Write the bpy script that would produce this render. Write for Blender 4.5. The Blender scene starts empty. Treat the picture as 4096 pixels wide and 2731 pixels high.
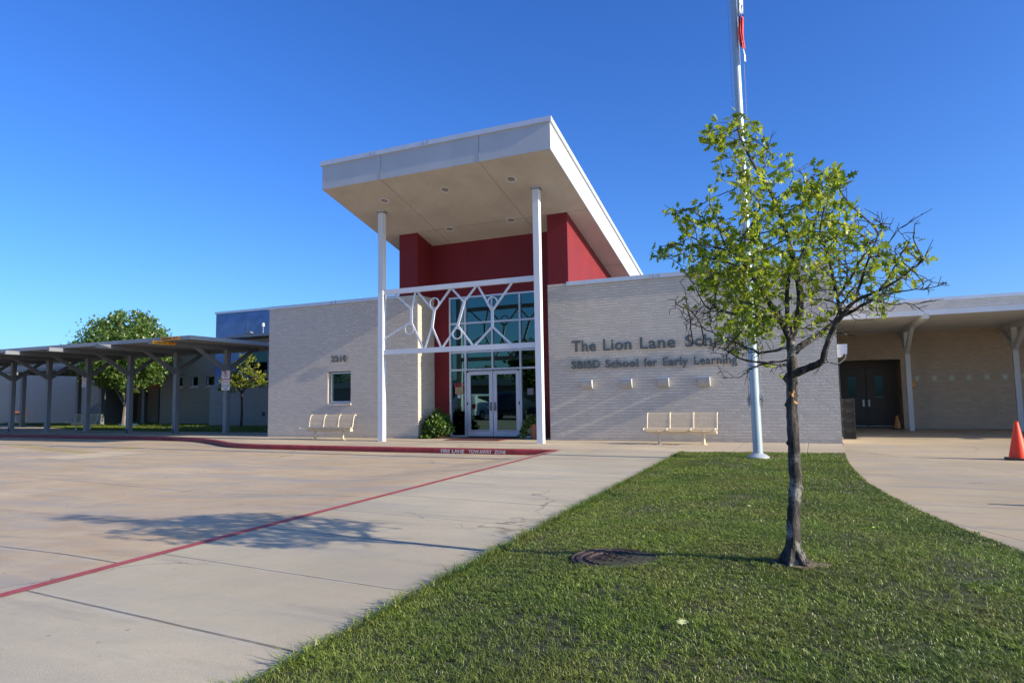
import bpy, math, random
import numpy as np
from mathutils import Vector, Matrix
R = math.radians
random.seed(7); rng = np.random.default_rng(11)
S = bpy.context.scene; col = S.collection

# ------------------------------------------------------------------ camera
cd = bpy.data.cameras.new('camera'); cam = bpy.data.objects.new('camera', cd); col.objects.link(cam)
cd.sensor_width = 36; cd.lens = 36*2669.3/4096; cd.clip_end = 3000; cd.clip_start = .05
rt = Vector((.91076743, .4126136, -.01589649)); up = Vector((.04940379, -.07066678, .9962758)); fw = Vector((-.40995359, .9081609, .08474567))
m = Matrix(((rt.x, up.x, -fw.x, 0), (rt.y, up.y, -fw.y, 0), (rt.z, up.z, -fw.z, 1.256), (0, 0, 0, 1)))
cam.matrix_world = m
S.camera = cam
# ------------------------------------------------------------------ light
EL, DR = R(22.8), R(2.3)
SUN = Vector((math.cos(EL)*math.cos(DR), -math.cos(EL)*math.sin(DR), math.sin(EL)))
w = bpy.data.worlds.new("World"); S.world = w; w.use_nodes = True
nt = w.node_tree; nt.nodes.clear()
sky = nt.nodes.new('ShaderNodeTexSky'); sky.sky_type = 'NISHITA'; sky.sun_disc = False
sky.sun_elevation = EL; sky.sun_rotation = R(90)+DR; sky.altitude = 300; sky.air_density = 1.0; sky.dust_density = 1.8; sky.ozone_density = 3.0
hs = nt.nodes.new('ShaderNodeHueSaturation'); hs.inputs['Saturation'].default_value = 1.2; hs.inputs['Hue'].default_value = .508
bg = nt.nodes.new('ShaderNodeBackground'); bg.inputs[1].default_value = .11
mx = nt.nodes.new('ShaderNodeMix'); mx.data_type = 'RGBA'; mx.blend_type = 'MULTIPLY'; mx.inputs[0].default_value = 1; mx.inputs[7].default_value = (.64, .98, 1.42, 1)
wo = nt.nodes.new('ShaderNodeOutputWorld')
nt.links.new(sky.outputs[0], hs.inputs['Color']); nt.links.new(hs.outputs[0], mx.inputs[6]); nt.links.new(mx.outputs[2], bg.inputs[0]); nt.links.new(bg.outputs[0], wo.inputs[0])
ld = bpy.data.lights.new('sun', 'SUN'); ld.energy = 5.0; ld.angle = R(.5); ld.color = (1, .89, .72)
so = bpy.data.objects.new('sun', ld); col.objects.link(so); so.rotation_euler = SUN.to_track_quat('Z', 'Y').to_euler()
S.view_settings.view_transform = 'Standard'; S.view_settings.look = 'None'; S.view_settings.exposure = .62; S.view_settings.gamma = 1
S.render.engine = 'CYCLES'; S.cycles.max_bounces = 6; S.cycles.transparent_max_bounces = 8

# ------------------------------------------------------------------ materials
class NT:
    def __init__(s, name):
        s.m = bpy.data.materials.new(name); s.m.use_nodes = True; s.t = s.m.node_tree
        s.b = s.t.nodes['Principled BSDF']; s.out = s.t.nodes['Material Output']
        s.g = None
    def n(s, typ, **k):
        n = s.t.nodes.new(typ)
        for a, b in k.items():
            if a.startswith('i_'):
                key = a[2:]; key = int(key) if key.isdigit() else key.replace('_', ' ')
                n.inputs[key].default_value = b
            else: setattr(n, a, b)
        return n
    def l(s, a, b): s.t.links.new(a, b)
    def pos(s):
        if not s.g: s.g = s.n('ShaderNodeNewGeometry')
        return s.g.outputs['Position']
    def noise(s, scale, detail=3, rough=.6, vec=None, stretch=None):
        v = vec or s.pos()
        if stretch:
            mp = s.n('ShaderNodeMapping'); mp.inputs['Scale'].default_value = stretch; s.l(v, mp.inputs[0]); v = mp.outputs[0]
        n = s.n('ShaderNodeTexNoise'); n.inputs['Scale'].default_value = scale; n.inputs['Detail'].default_value = detail; n.inputs['Roughness'].default_value = rough
        s.l(v, n.inputs['Vector']); return n.outputs[0]
    def ramp(s, fac, stops):
        r = s.n('ShaderNodeValToRGB'); e = r.color_ramp.elements
        while len(e) < len(stops): e.new(.5)
        for i, (p, c) in enumerate(stops):
            e[i].position = p; e[i].color = (c if len(c) == 4 else (*c, 1)) if hasattr(c, '__len__') else (c, c, c, 1)
        s.l(fac, r.inputs[0]); return r.outputs[0]
    def mix(s, fac, a, b, mode='MIX'):
        m = s.n('ShaderNodeMix', data_type='RGBA', blend_type=mode)
        if isinstance(fac, (int, float)): m.inputs[0].default_value = fac
        else: s.l(fac, m.inputs[0])
        for q, i in ((a, 6), (b, 7)):
            if hasattr(q, '__len__'): m.inputs[i].default_value = (*q, 1) if len(q) == 3 else q
            else: s.l(q, m.inputs[i])
        return m.outputs[2]
    def math(s, op, a, b=None, c=None):
        m = s.n('ShaderNodeMath', operation=op)
        for i, q in enumerate((a, b, c)):
            if q is None: continue
            if isinstance(q, (int, float)): m.inputs[i].default_value = q
            else: s.l(q, m.inputs[i])
        return m.outputs[0]
    def bump(s, h, dist=.01, strength=1, prev=None):
        b = s.n('ShaderNodeBump'); b.inputs['Distance'].default_value = dist; b.inputs['Strength'].default_value = strength
        s.l(h, b.inputs['Height'])
        if prev is not None: s.l(prev, b.inputs['Normal'])
        s.l(b.outputs[0], s.b.inputs['Normal']); return b.outputs[0]
    def base(s, c):
        if hasattr(c, '__len__'): s.b.inputs['Base Color'].default_value = (*c[:3], 1)
        else: s.l(c, s.b.inputs['Base Color'])
def plain(name, c, rough=.6, metal=0, var=.12, sc=6, bump=.0, spec=.5):
    t = NT(name); f = t.noise(sc, 4)
    d = tuple(x*(1-var) for x in c); e = tuple(min(1, x*(1+var)) for x in c)
    t.base(t.ramp(f, [(.3, d), (.7, e)])); t.b.inputs['Roughness'].default_value = rough; t.b.inputs['Metallic'].default_value = metal
    t.b.inputs['Specular IOR Level'].default_value = spec
    if bump: t.bump(t.noise(sc*12, 3), bump)
    return t.m
def wallvec(t):
    sp = t.n('ShaderNodeSeparateXYZ'); t.l(t.pos(), sp.inputs[0])
    cb = t.n('ShaderNodeCombineXYZ'); t.l(t.math('ADD', sp.outputs[0], sp.outputs[1]), cb.inputs[0]); t.l(sp.outputs[2], cb.inputs[1])
    return cb.outputs[0], sp
def brick(name, c, soldier=False, dirt=(.30, .27, .24), relief=.0105):
    t = NT(name); v, sp = wallvec(t)
    # painted brick: one colour of paint over bricks and joints, relief from joints and crooked faces
    dis = t.n('ShaderNodeVectorMath', operation='MULTIPLY_ADD')
    nz = t.n('ShaderNodeTexNoise'); nz.inputs['Scale'].default_value = 9; t.l(v, nz.inputs['Vector'])
    sb = t.n('ShaderNodeVectorMath', operation='SUBTRACT'); t.l(nz.outputs[1], sb.inputs[0]); sb.inputs[1].default_value = (.5, .5, .5)
    t.l(sb.outputs[0], dis.inputs[0]); dis.inputs[1].default_value = (.010, .006, 0); t.l(v, dis.inputs[2])
    b = t.n('ShaderNodeTexBrick', offset=.5 if not soldier else 0); t.l(dis.outputs[0], b.inputs['Vector'])
    b.inputs['Scale'].default_value = 1; b.inputs['Mortar Size'].default_value = .007; b.inputs['Mortar Smooth'].default_value = .3
    b.inputs['Brick Width'].default_value = .215 if not soldier else .082; b.inputs['Row Height'].default_value = .0815 if not soldier else .3
    b.inputs['Color1'].default_value = (0, 0, 0, 1); b.inputs['Color2'].default_value = (1, 1, 1, 1); b.inputs['Mortar'].default_value = (.5, .5, .5, 1); b.inputs['Bias'].default_value = 0
    per = t.n('ShaderNodeSeparateColor'); t.l(b.outputs['Color'], per.inputs[0]); pv = per.outputs[0]
    c0 = tuple(x*.90 for x in c); c1 = tuple(min(1, x*1.06) for x in c)
    cc = t.mix(pv, c0, c1)
    cc = t.mix(t.math('MULTIPLY', b.outputs['Fac'], .15), cc, tuple(x*.74 for x in c))
    big = t.noise(.7, 4, .6); cc = t.mix(t.ramp(big, [(.40, 0), (.75, .22)]), cc, tuple(x*.8 for x in c))
    st = t.noise(1.0, 5, .7, vec=v, stretch=(5, .35, 1)); cc = t.mix(t.ramp(st, [(.56, 0), (.78, .20)]), cc, dirt)
    lowz = t.ramp(t.math('MULTIPLY_ADD', sp.outputs[2], 2.4, t.math('MULTIPLY', t.noise(6, 3), .5)), [(.22, .5), (.62, 0)])
    cc = t.mix(lowz, cc, dirt)
    t.base(cc); t.b.inputs['Roughness'].default_value = .5; t.b.inputs['Specular IOR Level'].default_value = .4
    h = t.math('SUBTRACT', t.math('MULTIPLY', pv, .75), b.outputs['Fac'])
    h = t.math('ADD', h, t.math('MULTIPLY', t.noise(14, 3, .5), .5))
    t.bump(h, relief, 1.0)
    return t.m
def concrete(name, c, joints=(), stain=.5, warm=(.42, .31, .20), speck=True, wob=.02, grey=(.30, .29, .28)):
    """joints: list of (ax, ay, period, offset, half width) -> grooves where (ax*x+ay*y-offset) mod period is near 0"""
    t = NT(name); p = t.pos(); sp = t.n('ShaderNodeSeparateXYZ'); t.l(p, sp.inputs[0])
    cc = t.ramp(t.noise(.35, 5, .62), [(.36, tuple(x*.82 for x in c)), (.64, tuple(min(1, x*1.08) for x in c))])
    cc = t.mix(t.ramp(t.noise(.9, 6, .68, stretch=(1, 1.6, 1)), [(.44, 0), (.66, stain*.85)]), cc, warm)
    cc = t.mix(t.ramp(t.noise(.55, 6, .7, stretch=(.55, 2.2, 1)), [(.47, 0), (.68, stain*.95)]), cc, grey)
    cc = t.mix(t.ramp(t.noise(5.5, 5, .75), [(.45, 0), (.85, .28)]), cc, tuple(x*.6 for x in c))
    cc = t.mix(t.ramp(t.noise(60, 3, .8), [(.3, .22), (.6, 0)]), cc, tuple(x*.55 for x in c))
    cc = t.mix(t.ramp(t.noise(180, 2, .9), [(.56, 0), (.75, .25)]), cc, (.62, .58, .52))
    if speck:
        vo = t.n('ShaderNodeTexVoronoi', feature='F1'); vo.inputs['Scale'].default_value = 1.6; t.l(p, vo.inputs['Vector'])
        rr = t.math('ADD', vo.outputs['Distance'], t.math('MULTIPLY', t.noise(9, 3), .10))
        cc = t.mix(t.ramp(rr, [(.075, .55), (.115, 0)]), cc, tuple(x*.45 for x in c))
    wv = t.n('ShaderNodeVectorMath', operation='MULTIPLY_ADD'); wn = t.n('ShaderNodeTexNoise'); wn.inputs['Scale'].default_value = 1.4; wn.inputs['Detail'].default_value = 5; t.l(p, wn.inputs['Vector']); t.l(wn.outputs[1], wv.inputs[0]); wv.inputs[1].default_value = (1.3, 1.3, 0); t.l(p, wv.inputs[2])
    vc = t.n('ShaderNodeTexVoronoi', feature='DISTANCE_TO_EDGE'); vc.inputs['Scale'].default_value = .23; t.l(wv.outputs[0], vc.inputs['Vector'])
    crk = t.math('MULTIPLY', t.ramp(vc.outputs['Distance'], [(.0, .8), (.0016, 0)]), t.ramp(t.noise(.5, 3), [(.5, 0), (.58, 1)])); cc = t.mix(crk, cc, (.10, .09, .075))
    dr = t.n('ShaderNodeTexVoronoi', feature='F1'); dr.inputs['Scale'].default_value = 5.5; t.l(p, dr.inputs['Vector'])
    cc = t.mix(t.math('MULTIPLY', t.ramp(dr.outputs['Distance'], [(.06, .65), (.10, 0)]), t.ramp(t.noise(.7, 4, .7), [(.50, 0), (.62, 1)])), cc, tuple(x*.35 for x in c))
    cc = t.mix(t.ramp(t.noise(.8, 6, .72, stretch=(.35, 2.6, 1)), [(.55, 0), (.68, .38)]), cc, (.20, .18, .16))
    h = t.noise(140, 3, .7)
    wobn = t.math('MULTIPLY', t.math('SUBTRACT', t.noise(1.3, 3), .5), wob)
    for ax, ay, per, off, hw in joints:
        q = t.math('ADD', t.math('MULTIPLY', sp.outputs[0], ax), t.math('MULTIPLY_ADD', sp.outputs[1], ay, -off))
        q = t.math('ADD', q, wobn)
        pp = t.math('ABSOLUTE', t.math('SUBTRACT', t.math('FRACT', t.math('ADD', t.math('DIVIDE', q, per), .5)), .5))
        dd = t.math('MULTIPLY', pp, per)
        pale = t.ramp(t.math('DIVIDE', dd, hw*7), [(.55, .30), (1., 0)]); n3 = t.ramp(t.noise(3, 4, .7), [(.42, 0), (.6, 1)])
        cc = t.mix(t.math('MULTIPLY', pale, n3), cc, (.50, .48, .45))
        nn = t.ramp(t.noise(2.2, 4, .7), [(.3, .55), (.5, 1.)])
        g = t.math('MULTIPLY', t.ramp(t.math('DIVIDE', dd, hw*2), [(.35, 1.), (.8, 0.)]), nn)
        cc = t.mix(t.math('MULTIPLY', g, .72), cc, (.09, .082, .07))
        h = t.math('SUBTRACT', h, t.math('MULTIPLY', g, 3))
    t.base(cc); t.b.inputs['Roughness'].default_value = .85; t.b.inputs['Specular IOR Level'].default_value = .25
    t.bump(h, .0035, .8)
    return t.m
def leafmat(name, stops, tr=.45, rough=.45, thru=.6):
    t = NT(name); g = t.n('ShaderNodeNewGeometry'); c = t.ramp(g.outputs['Random Per Island'], stops)
    t.base(c); t.b.inputs['Roughness'].default_value = rough
    tl = t.n('ShaderNodeBsdfTranslucent'); t.l(t.mix(thru, c, (.45, .55, .04)), tl.inputs[0])
    ms = t.n('ShaderNodeMixShader'); ms.inputs[0].default_value = tr; t.l(t.b.outputs[0], ms.inputs[1]); t.l(tl.outputs[0], ms.inputs[2]); t.l(ms.outputs[0], t.out.inputs[0])
    return t.m
def ribbed(name, c, axis=1, per=.15, rough=.5, dist=.03):
    t = NT(name); sp = t.n('ShaderNodeSeparateXYZ'); t.l(t.pos(), sp.inputs[0])
    q = t.math('PINGPONG', sp.outputs[axis], per/2); h = t.ramp(t.math('DIVIDE', q, per/2), [(.30, 0), (.45, 1)])
    t.base(t.mix(t.noise(3, 3), tuple(x*.92 for x in c), tuple(min(1, x*1.06) for x in c))); t.b.inputs['Roughness'].default_value = rough
    t.bump(h, dist, 1); return t.m
M = {}
M['brick'] = brick('painted_brick', (.64, .56, .455))
M['soldier'] = brick('painted_soldier_brick', (.64, .56, .455), True)
M['brick_grey'] = brick('grey_painted_brick', (.33, .32, .31)); M['brick_far'] = brick('shade_toned_brick', (.23, .23, .235)); M['brick_olive'] = brick('stone_painted_brick', (.30, .26, .20))  # far wall: darker copy of the grey brick, shade put into its colour
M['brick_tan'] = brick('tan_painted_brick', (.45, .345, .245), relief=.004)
M['drive'] = concrete('drive_concrete', (.53, .41, .265), [(0.10, 1, 3.6, 3.15, .010), (1, 0, 4.2, -9.2, .008)], .8, (.46, .31, .17))
M['apron'] = concrete('apron_concrete', (.50, .43, .30), [(.07, 1, 2.33, 2.55, .0085), (.07, 1, 2.33, 3.66, .005)], .45, (.46, .36, .26))
M['walk'] = concrete('walk_concrete', (.53, .43, .295), [(1, .0, 1.52, -6.3, .006)], .4, (.50, .38, .25))
M['rwalk'] = concrete('right_concrete', (.49, .39, .25), [(.0, 1, 3.1, 11.9, .007), (1, .55, 4.3, 13.95, .008)], .55, (.46, .32, .17))
M['patch'] = concrete('patch_concrete', (.58, .47, .31), [], .3)
def soilmat():
    t = NT('lawn_soil'); c = t.ramp(t.noise(26, 5, .75), [(.35, (.022, .026, .010)), (.65, (.075, .075, .032))])
    c = t.mix(t.ramp(t.noise(1.6, 5, .7), [(.52, 0), (.68, .85)]), c, (.19, .155, .08)); t.base(c); t.b.inputs['Roughness'].default_value = .95; t.bump(t.noise(90, 3), .02); return t.m
M['soil'] = soilmat()
M['dirt'] = plain('bare_soil', (.20, .15, .09), .95, var=.35, sc=12, bump=.02)
M['ground'] = plain('far_ground', (.10, .12, .05), .95, var=.3, sc=.3)
M['lawnback'] = plain('rear_lawn', (.085, .13, .030), .95, var=.35, sc=2.5, bump=.03)
def redpaint():
    t = NT('red_kerb_paint'); c = t.ramp(t.noise(3, 5, .7), [(.35, (.20, .018, .022)), (.62, (.33, .035, .038))])
    c = t.mix(t.ramp(t.noise(11, 6, .8), [(.54, 0), (.68, .8)]), c, (.055, .02, .02))
    c = t.mix(t.ramp(t.noise(45, 4, .8), [(.60, 0), (.72, .6)]), c, (.30, .22, .18))
    t.base(c); t.b.inputs['Roughness'].default_value = .6; t.bump(t.noise(60, 4), .004); return t.m
M['red_kerb'] = redpaint()
def linepaint():
    t = NT('red_line_paint'); c = t.ramp(t.noise(4, 5, .7), [(.3, (.30, .045, .05)), (.7, (.42, .075, .08))])
    c = t.mix(t.ramp(t.noise(28, 5, .8), [(.56, 0), (.72, .75)]), c, (.42, .33, .26))
    t.base(c); t.b.inputs['Roughness'].default_value = .75; t.bump(t.noise(90, 3), .002); return t.m
M['red_line'] = linepaint()
M['yellow_line'] = plain('faded_yellow_paint', (.46, .36, .09), .8, var=.3, sc=14)
def panel(name, c, var=.1, rough=.6, st=.18, dark=.7):
    t = NT(name); v, sp = wallvec(t)
    cc = t.ramp(t.noise(1.1, 5, .65), [(.3, tuple(x*(1-var) for x in c)), (.7, tuple(min(1, x*(1+var)) for x in c))])
    cc = t.mix(t.ramp(t.noise(1, 5, .7, vec=v, stretch=(6, .5, 1)), [(.5, 0), (.8, st)]), cc, tuple(x*dark for x in c))
    t.base(cc); t.b.inputs['Roughness'].default_value = rough; t.bump(t.noise(90, 3), .002, .5); return t.m
M['red_wall'] = panel('red_stucco', (.175, .007, .0105), .12, .7, .25)
M['soffit'] = panel('stucco_soffit', (.53, .48, .41), .10, .85, .25)
M['fascia'] = panel('fascia_panel', (.45, .47, .49), .06, .55, .25, .8)
M['blue'] = panel('blue_panel', (.10, .175, .36), .3, .18, .3)
M['white'] = panel('white_steel_paint', (.68, .69, .71), .04, .4, .12, .8)
M['coping'] = plain('coping_metal', (.62, .64, .67), .35, .25, .05, 3)
M['grey_steel'] = panel('grey_steel_paint', (.175, .185, .20), .06, .45, .15)
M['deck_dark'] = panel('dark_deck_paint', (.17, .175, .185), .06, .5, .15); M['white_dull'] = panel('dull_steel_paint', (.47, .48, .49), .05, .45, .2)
M['deck'] = panel('deck_paint', (.42, .41, .39), .06, .5, .15)
M['alu'] = plain('aluminium_frame', (.60, .62, .66), .35, .35, .04, 3)
M['fascia_dark'] = panel('grey_fascia_panel', (.27, .285, .31), .06, .5, .2)  # darker grey than the coping, for the left canopy edge
M['joint'] = plain('dark_joint', (.25, .24, .22), .9)
M['dark'] = plain('dark_void', (.012, .012, .013), .8)
M['dark_metal'] = plain('dark_metal', (.05, .05, .055), .5, .3)
def glass(name, c, rough=.015):
    t = NT(name); t.base(t.mix(t.noise(1.5, 2), tuple(x*.93 for x in c), c)); t.b.inputs['Metallic'].default_value = 1; t.b.inputs['Roughness'].default_value = rough
    t.bump(t.noise(1.1, 1), .0035, .35); return t.m
M['glass'] = glass('tinted_glass', (.085, .15, .14)); M['glass_dark'] = glass('dark_glass', (.03, .05, .055))
M['bronze'] = panel('brown_door_paint', (.085, .066, .048), .1, .5, .1)
M['letter'] = plain('slate_letter', (.10, .125, .13), .4, .2, .08, 5)
M['downlight'] = plain('lamp_lens', (.30, .27, .25), .3)
M['bench'] = plain('cream_coated_steel', (.74, .60, .40), .4, 0, .05, 6)
M['lampbox'] = plain('grey_lamp_metal', (.52, .51, .48), .45, .1, .05)
def bark(name, a, b, white=.0):
    t = NT(name); n = t.noise(22, 6, .75, stretch=(1, 1, .28)); c = t.ramp(n, [(.42, a), (.64, b)])
    if white: c = t.mix(t.ramp(t.noise(9, 5, .7, stretch=(1, 1, .8)), [(.55, 0), (.66, white)]), c, (.40, .37, .33))
    t.base(c); t.b.inputs['Roughness'].default_value = .9; t.bump(n, .03, 1); return t.m
M['bark'] = bark('oak_bark', (.016, .013, .011), (.12, .10, .085), .75)
M['twig'] = bark('twig_bark', (.035, .028, .024), (.13, .11, .095))
M['barkpale'] = bark('pale_bark', (.16, .13, .11), (.33, .29, .26))
M['oak'] = leafmat('oak_leaf', [(0, (.05, .10, .008)), (.25, (.10, .18, .012)), (.55, (.25, .34, .018)), (.85, (.43, .47, .028)), (1, (.54, .48, .06))], .5, .38, .5)
M['pear'] = leafmat('pear_leaf', [(0, (.045, .095, .018)), (.6, (.085, .155, .030)), (1, (.16, .21, .06))], .3, .3)
M['stree'] = leafmat('young_leaf', [(0, (.12, .18, .02)), (.6, (.24, .29, .03)), (1, (.38, .36, .05))], .45)
M['vine'] = leafmat('lime_vine_leaf', [(0, (.03, .07, .006)), (.6, (.06, .12, .009)), (1, (.11, .18, .015))], .12, .5, .1)
M['darkleaf'] = leafmat('dark_leaf', [(0, (.02, .045, .015)), (1, (.06, .10, .03))], .25)
M['farleaf'] = leafmat('far_leaf', [(0, (.035, .065, .015)), (.6, (.07, .11, .025)), (1, (.12, .15, .04))], .3)
def grassmat(name, dark):
    t = NT(name); g = t.n('ShaderNodeNewGeometry')
    c = t.ramp(g.outputs['Random Per Island'], [(0, (.065, .115, .010)), (.35, (.155, .24, .022)), (.75, (.28, .365, .042)), (.95, (.33, .38, .09)), (1, (.50, .45, .24))])
    c = t.mix(t.ramp(t.noise(1.3, 4, .65), [(.38, 0), (.62, .55)]), c, (.22, .20, .06))
    c = t.mix(t.ramp(t.noise(.8, 4, .6), [(.46, 0), (.60, .5)]), c, (.06, .115, .014))
    t.base(c); t.b.inputs['Roughness'].default_value = .42
    tl = t.n('ShaderNodeBsdfTranslucent'); t.l(c, tl.inputs[0]); ms = t.n('ShaderNodeMixShader'); ms.inputs[0].default_value = .3
    t.l(t.b.outputs[0], ms.inputs[1]); t.l(tl.outputs[0], ms.inputs[2]); t.l(ms.outputs[0], t.out.inputs[0]); return t.m
M['grass'] = grassmat('grass_blade', 0)
M['iron'] = plain('rusty_cast_iron', (.055, .036, .032), .65, .35, .35, 10, .006)
M['orange'] = plain('cone_plastic', (.95, .055, .006), .45, 0, .08, 4)
M['rubber'] = plain('black_rubber', (.02, .02, .02), .7)
M['black_plastic'] = plain('black_plastic', (.016, .016, .017), .45)
M['sign_white'] = plain('sign_white', (.74, .75, .76), .45, 0, .03)
M['sign_red'] = plain('sign_red', (.50, .03, .035), .5, 0, .05)
M['sign_black'] = plain('sign_black', (.02, .02, .022), .5)
M['sign_amber'] = plain('sign_amber', (.85, .36, .018), .5, 0, .06)
M['tan_sign'] = plain('tan_sign', (.55, .40, .20), .5, 0, .06)
M['plaque'] = plain('plaque_film', (.44, .43, .34), .5, 0, .05)
M['digit_paint'] = plain('digit_paint', (.68, .68, .64), .6)
M['stencil'] = plain('white_stencil_paint', (.62, .60, .60), .8, 0, .12, 30)
M['terracotta'] = plain('terracotta', (.33, .13, .075), .8, 0, .15)
M['mat'] = plain('mat_fibre', (.07, .018, .018), .95, 0, .3, 30, .004)
M['matred'] = plain('mat_border', (.22, .03, .03), .95, 0, .2, 30)
M['flagpole'] = plain('pole_paint', (.40, .47, .50), .35, .3, .05, 2)
M['rope'] = plain('halyard', (.35, .34, .32), .8)
M['flag_w'] = plain('flag_white', (.75, .75, .75), .8); M['flag_b'] = plain('flag_blue', (.05, .09, .30), .8); M['flag_r'] = plain('flag_red', (.60, .05, .04), .8)
M['wood'] = plain('brown_fence', (.045, .028, .02), .8, 0, .2, 8)
M['pipe'] = plain('galvanised_pipe', (.55, .55, .53), .4, .4)
M['aqua'] = plain('aqua_paint', (.28, .60, .66), .6)
M['header'] = plain('ochre_header', (.42, .17, .05), .7)
M['carw'] = plain('white_car_paint', (.70, .72, .74), .15, 0, .02); M['card'] = plain('dark_car_paint', (.025, .028, .035), .15, 0, .05); M['carb'] = plain('blue_car_paint', (.10, .16, .24), .15, 0, .05)
M['carglass'] = plain('car_glass', (.015, .018, .02), .05); M['taillight'] = plain('tail_lamp', (.35, .01, .012), .2); M['chrome'] = plain('wheel_alloy', (.6, .6, .6), .3, .8)

# ------------------------------------------------------------------ mesh helpers
ORG = {}
class MB:
    def __init__(s): s.v = []; s.f = []
    def add(s, vs, fs):
        o = len(s.v); s.v += [tuple(p) for p in vs]; s.f += [tuple(i+o for i in f) for f in fs]; return s
    def box(s, x0, x1, y0, y1, z0, z1):
        return s.add([(x, y, z) for z in (z0, z1) for y in (y0, y1) for x in (x0, x1)], [(0, 2, 3, 1), (4, 5, 7, 6), (0, 1, 5, 4), (2, 6, 7, 3), (0, 4, 6, 2), (1, 3, 7, 5)])
    def prism(s, poly, a, b, ax):   # poly in the two other axes
        def P(q, t): return {0: (t, q[0], q[1]), 1: (q[0], t, q[1]), 2: (q[0], q[1], t)}[ax]
        n = len(poly); vs = [P(q, a) for q in poly]+[P(q, b) for q in poly]
        return s.add(vs, [tuple(range(n))[::-1], tuple(range(n, 2*n))]+[(i, (i+1) % n, n+(i+1) % n, n+i) for i in range(n)])
    def bar(s, p, q, w, h, upv=(0, 0, 1)):
        p, q = Vector(p), Vector(q); d = (q-p).normalized(); u = Vector(upv)
        if abs(d.dot(u)) > .98: u = Vector((0, 1, 0))
        r = d.cross(u).normalized()*w/2; t = r.cross(d).normalized()*h/2
        vs = [c+a*r+b*t for c in (p, q) for a, b in ((-1, -1), (1, -1), (1, 1), (-1, 1))]
        return s.add(vs, [(0, 1, 2, 3), (7, 6, 5, 4), (0, 4, 5, 1), (1, 5, 6, 2), (2, 6, 7, 3), (3, 7, 4, 0)])
    def tube(s, pts, r, n=10, cap=True):
        pts = [Vector(p) for p in pts]; k = len(pts); rs = r if hasattr(r, '__len__') else [r]*k
        vs = []; u = None
        for i, p in enumerate(pts):
            d = (pts[min(i+1, k-1)]-pts[max(i-1, 0)]).normalized()
            if u is None: u = d.orthogonal().normalized()
            u = (u-d*u.dot(d)).normalized(); v = d.cross(u)
            vs += [p+(u*math.cos(a)+v*math.sin(a))*rs[i] for a in [2*math.pi*j/n for j in range(n)]]
        fs = [(i*n+j, i*n+(j+1) % n, (i+1)*n+(j+1) % n, (i+1)*n+j) for i in range(k-1) for j in range(n)]
        if cap: fs += [tuple(range(n))[::-1], tuple((k-1)*n+j for j in range(n))]
        return s.add(vs, fs)
    def lathe(s, c, prof, n=24):
        k = len(prof); vs = [(c[0]+r*math.cos(2*math.pi*j/n), c[1]+r*math.sin(2*math.pi*j/n), c[2]+z) for r, z in prof for j in range(n)]
        fs = [(i*n+j, i*n+(j+1) % n, (i+1)*n+(j+1) % n, (i+1)*n+j) for i in range(k-1) for j in range(n)]
        return s.add(vs, fs+[tuple(range(n))[::-1], tuple((k-1)*n+j for j in range(n))])
    def build(s, name, mat, parent=None, loc=None, smooth=False):
        o = ORG.get(parent.name, (0, 0, 0)) if parent else (loc or (0, 0, 0))
        me = bpy.data.meshes.new(name); me.from_pydata([(v[0]-o[0], v[1]-o[1], v[2]-o[2]) for v in s.v], [], s.f)
        me.materials.append(M[mat] if isinstance(mat, str) else mat); me.update()
        if smooth:
            me.polygons.foreach_set('use_smooth', [True]*len(me.polygons))
            try: me.set_sharp_from_angle(angle=R(40))
            except Exception: pass
        ob = bpy.data.objects.new(name, me); col.objects.link(ob)
        if parent: ob.parent = parent
        else: ob.location = o
        ORG[ob.name] = o
        return ob
def B(*a): return MB().box(*a)
def tag(o, label=None, cat=None, group=None, kind=None):
    for k, v in (('label', label), ('category', cat), ('group', group), ('kind', kind)):
        if v: o[k] = v
    return o
def thing(name, label, cat, loc=(0, 0, 0), group=None):
    o = bpy.data.objects.new(name, None); col.objects.link(o); o.location = loc; ORG[o.name] = tuple(loc); o.empty_display_size = .2
    return tag(o, label, cat, group)
def copytree(r, loc, label, rz=None):
    c = r.copy(); col.objects.link(c); c.location = loc; c['label'] = label
    if rz is not None: c.rotation_euler = (0, 0, rz)
    for ch in list(r.children):
        d = ch.copy(); col.objects.link(d); d.parent = c
        for g in list(ch.children):
            e = g.copy(); col.objects.link(e); e.parent = d
    return c
def npmesh(name, V, F4, F3, mat, parent=None):
    me = bpy.data.meshes.new(name); me.vertices.add(len(V)); me.vertices.foreach_set('co', V.astype(np.float32).ravel())
    loops = np.concatenate([F4.ravel(), F3.ravel()]); n4, n3 = len(F4), len(F3)
    me.loops.add(len(loops)); me.loops.foreach_set('vertex_index', loops.astype(np.int32)); me.polygons.add(n4+n3)
    st = np.concatenate([np.arange(n4)*4, n4*4+np.arange(n3)*3]); me.polygons.foreach_set('loop_start', st.astype(np.int32))
    me.materials.append(M[mat]); me.update(calc_edges=True); me.validate()
    ob = bpy.data.objects.new(name, me); col.objects.link(ob)
    if parent: ob.parent = parent
    return ob
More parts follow.
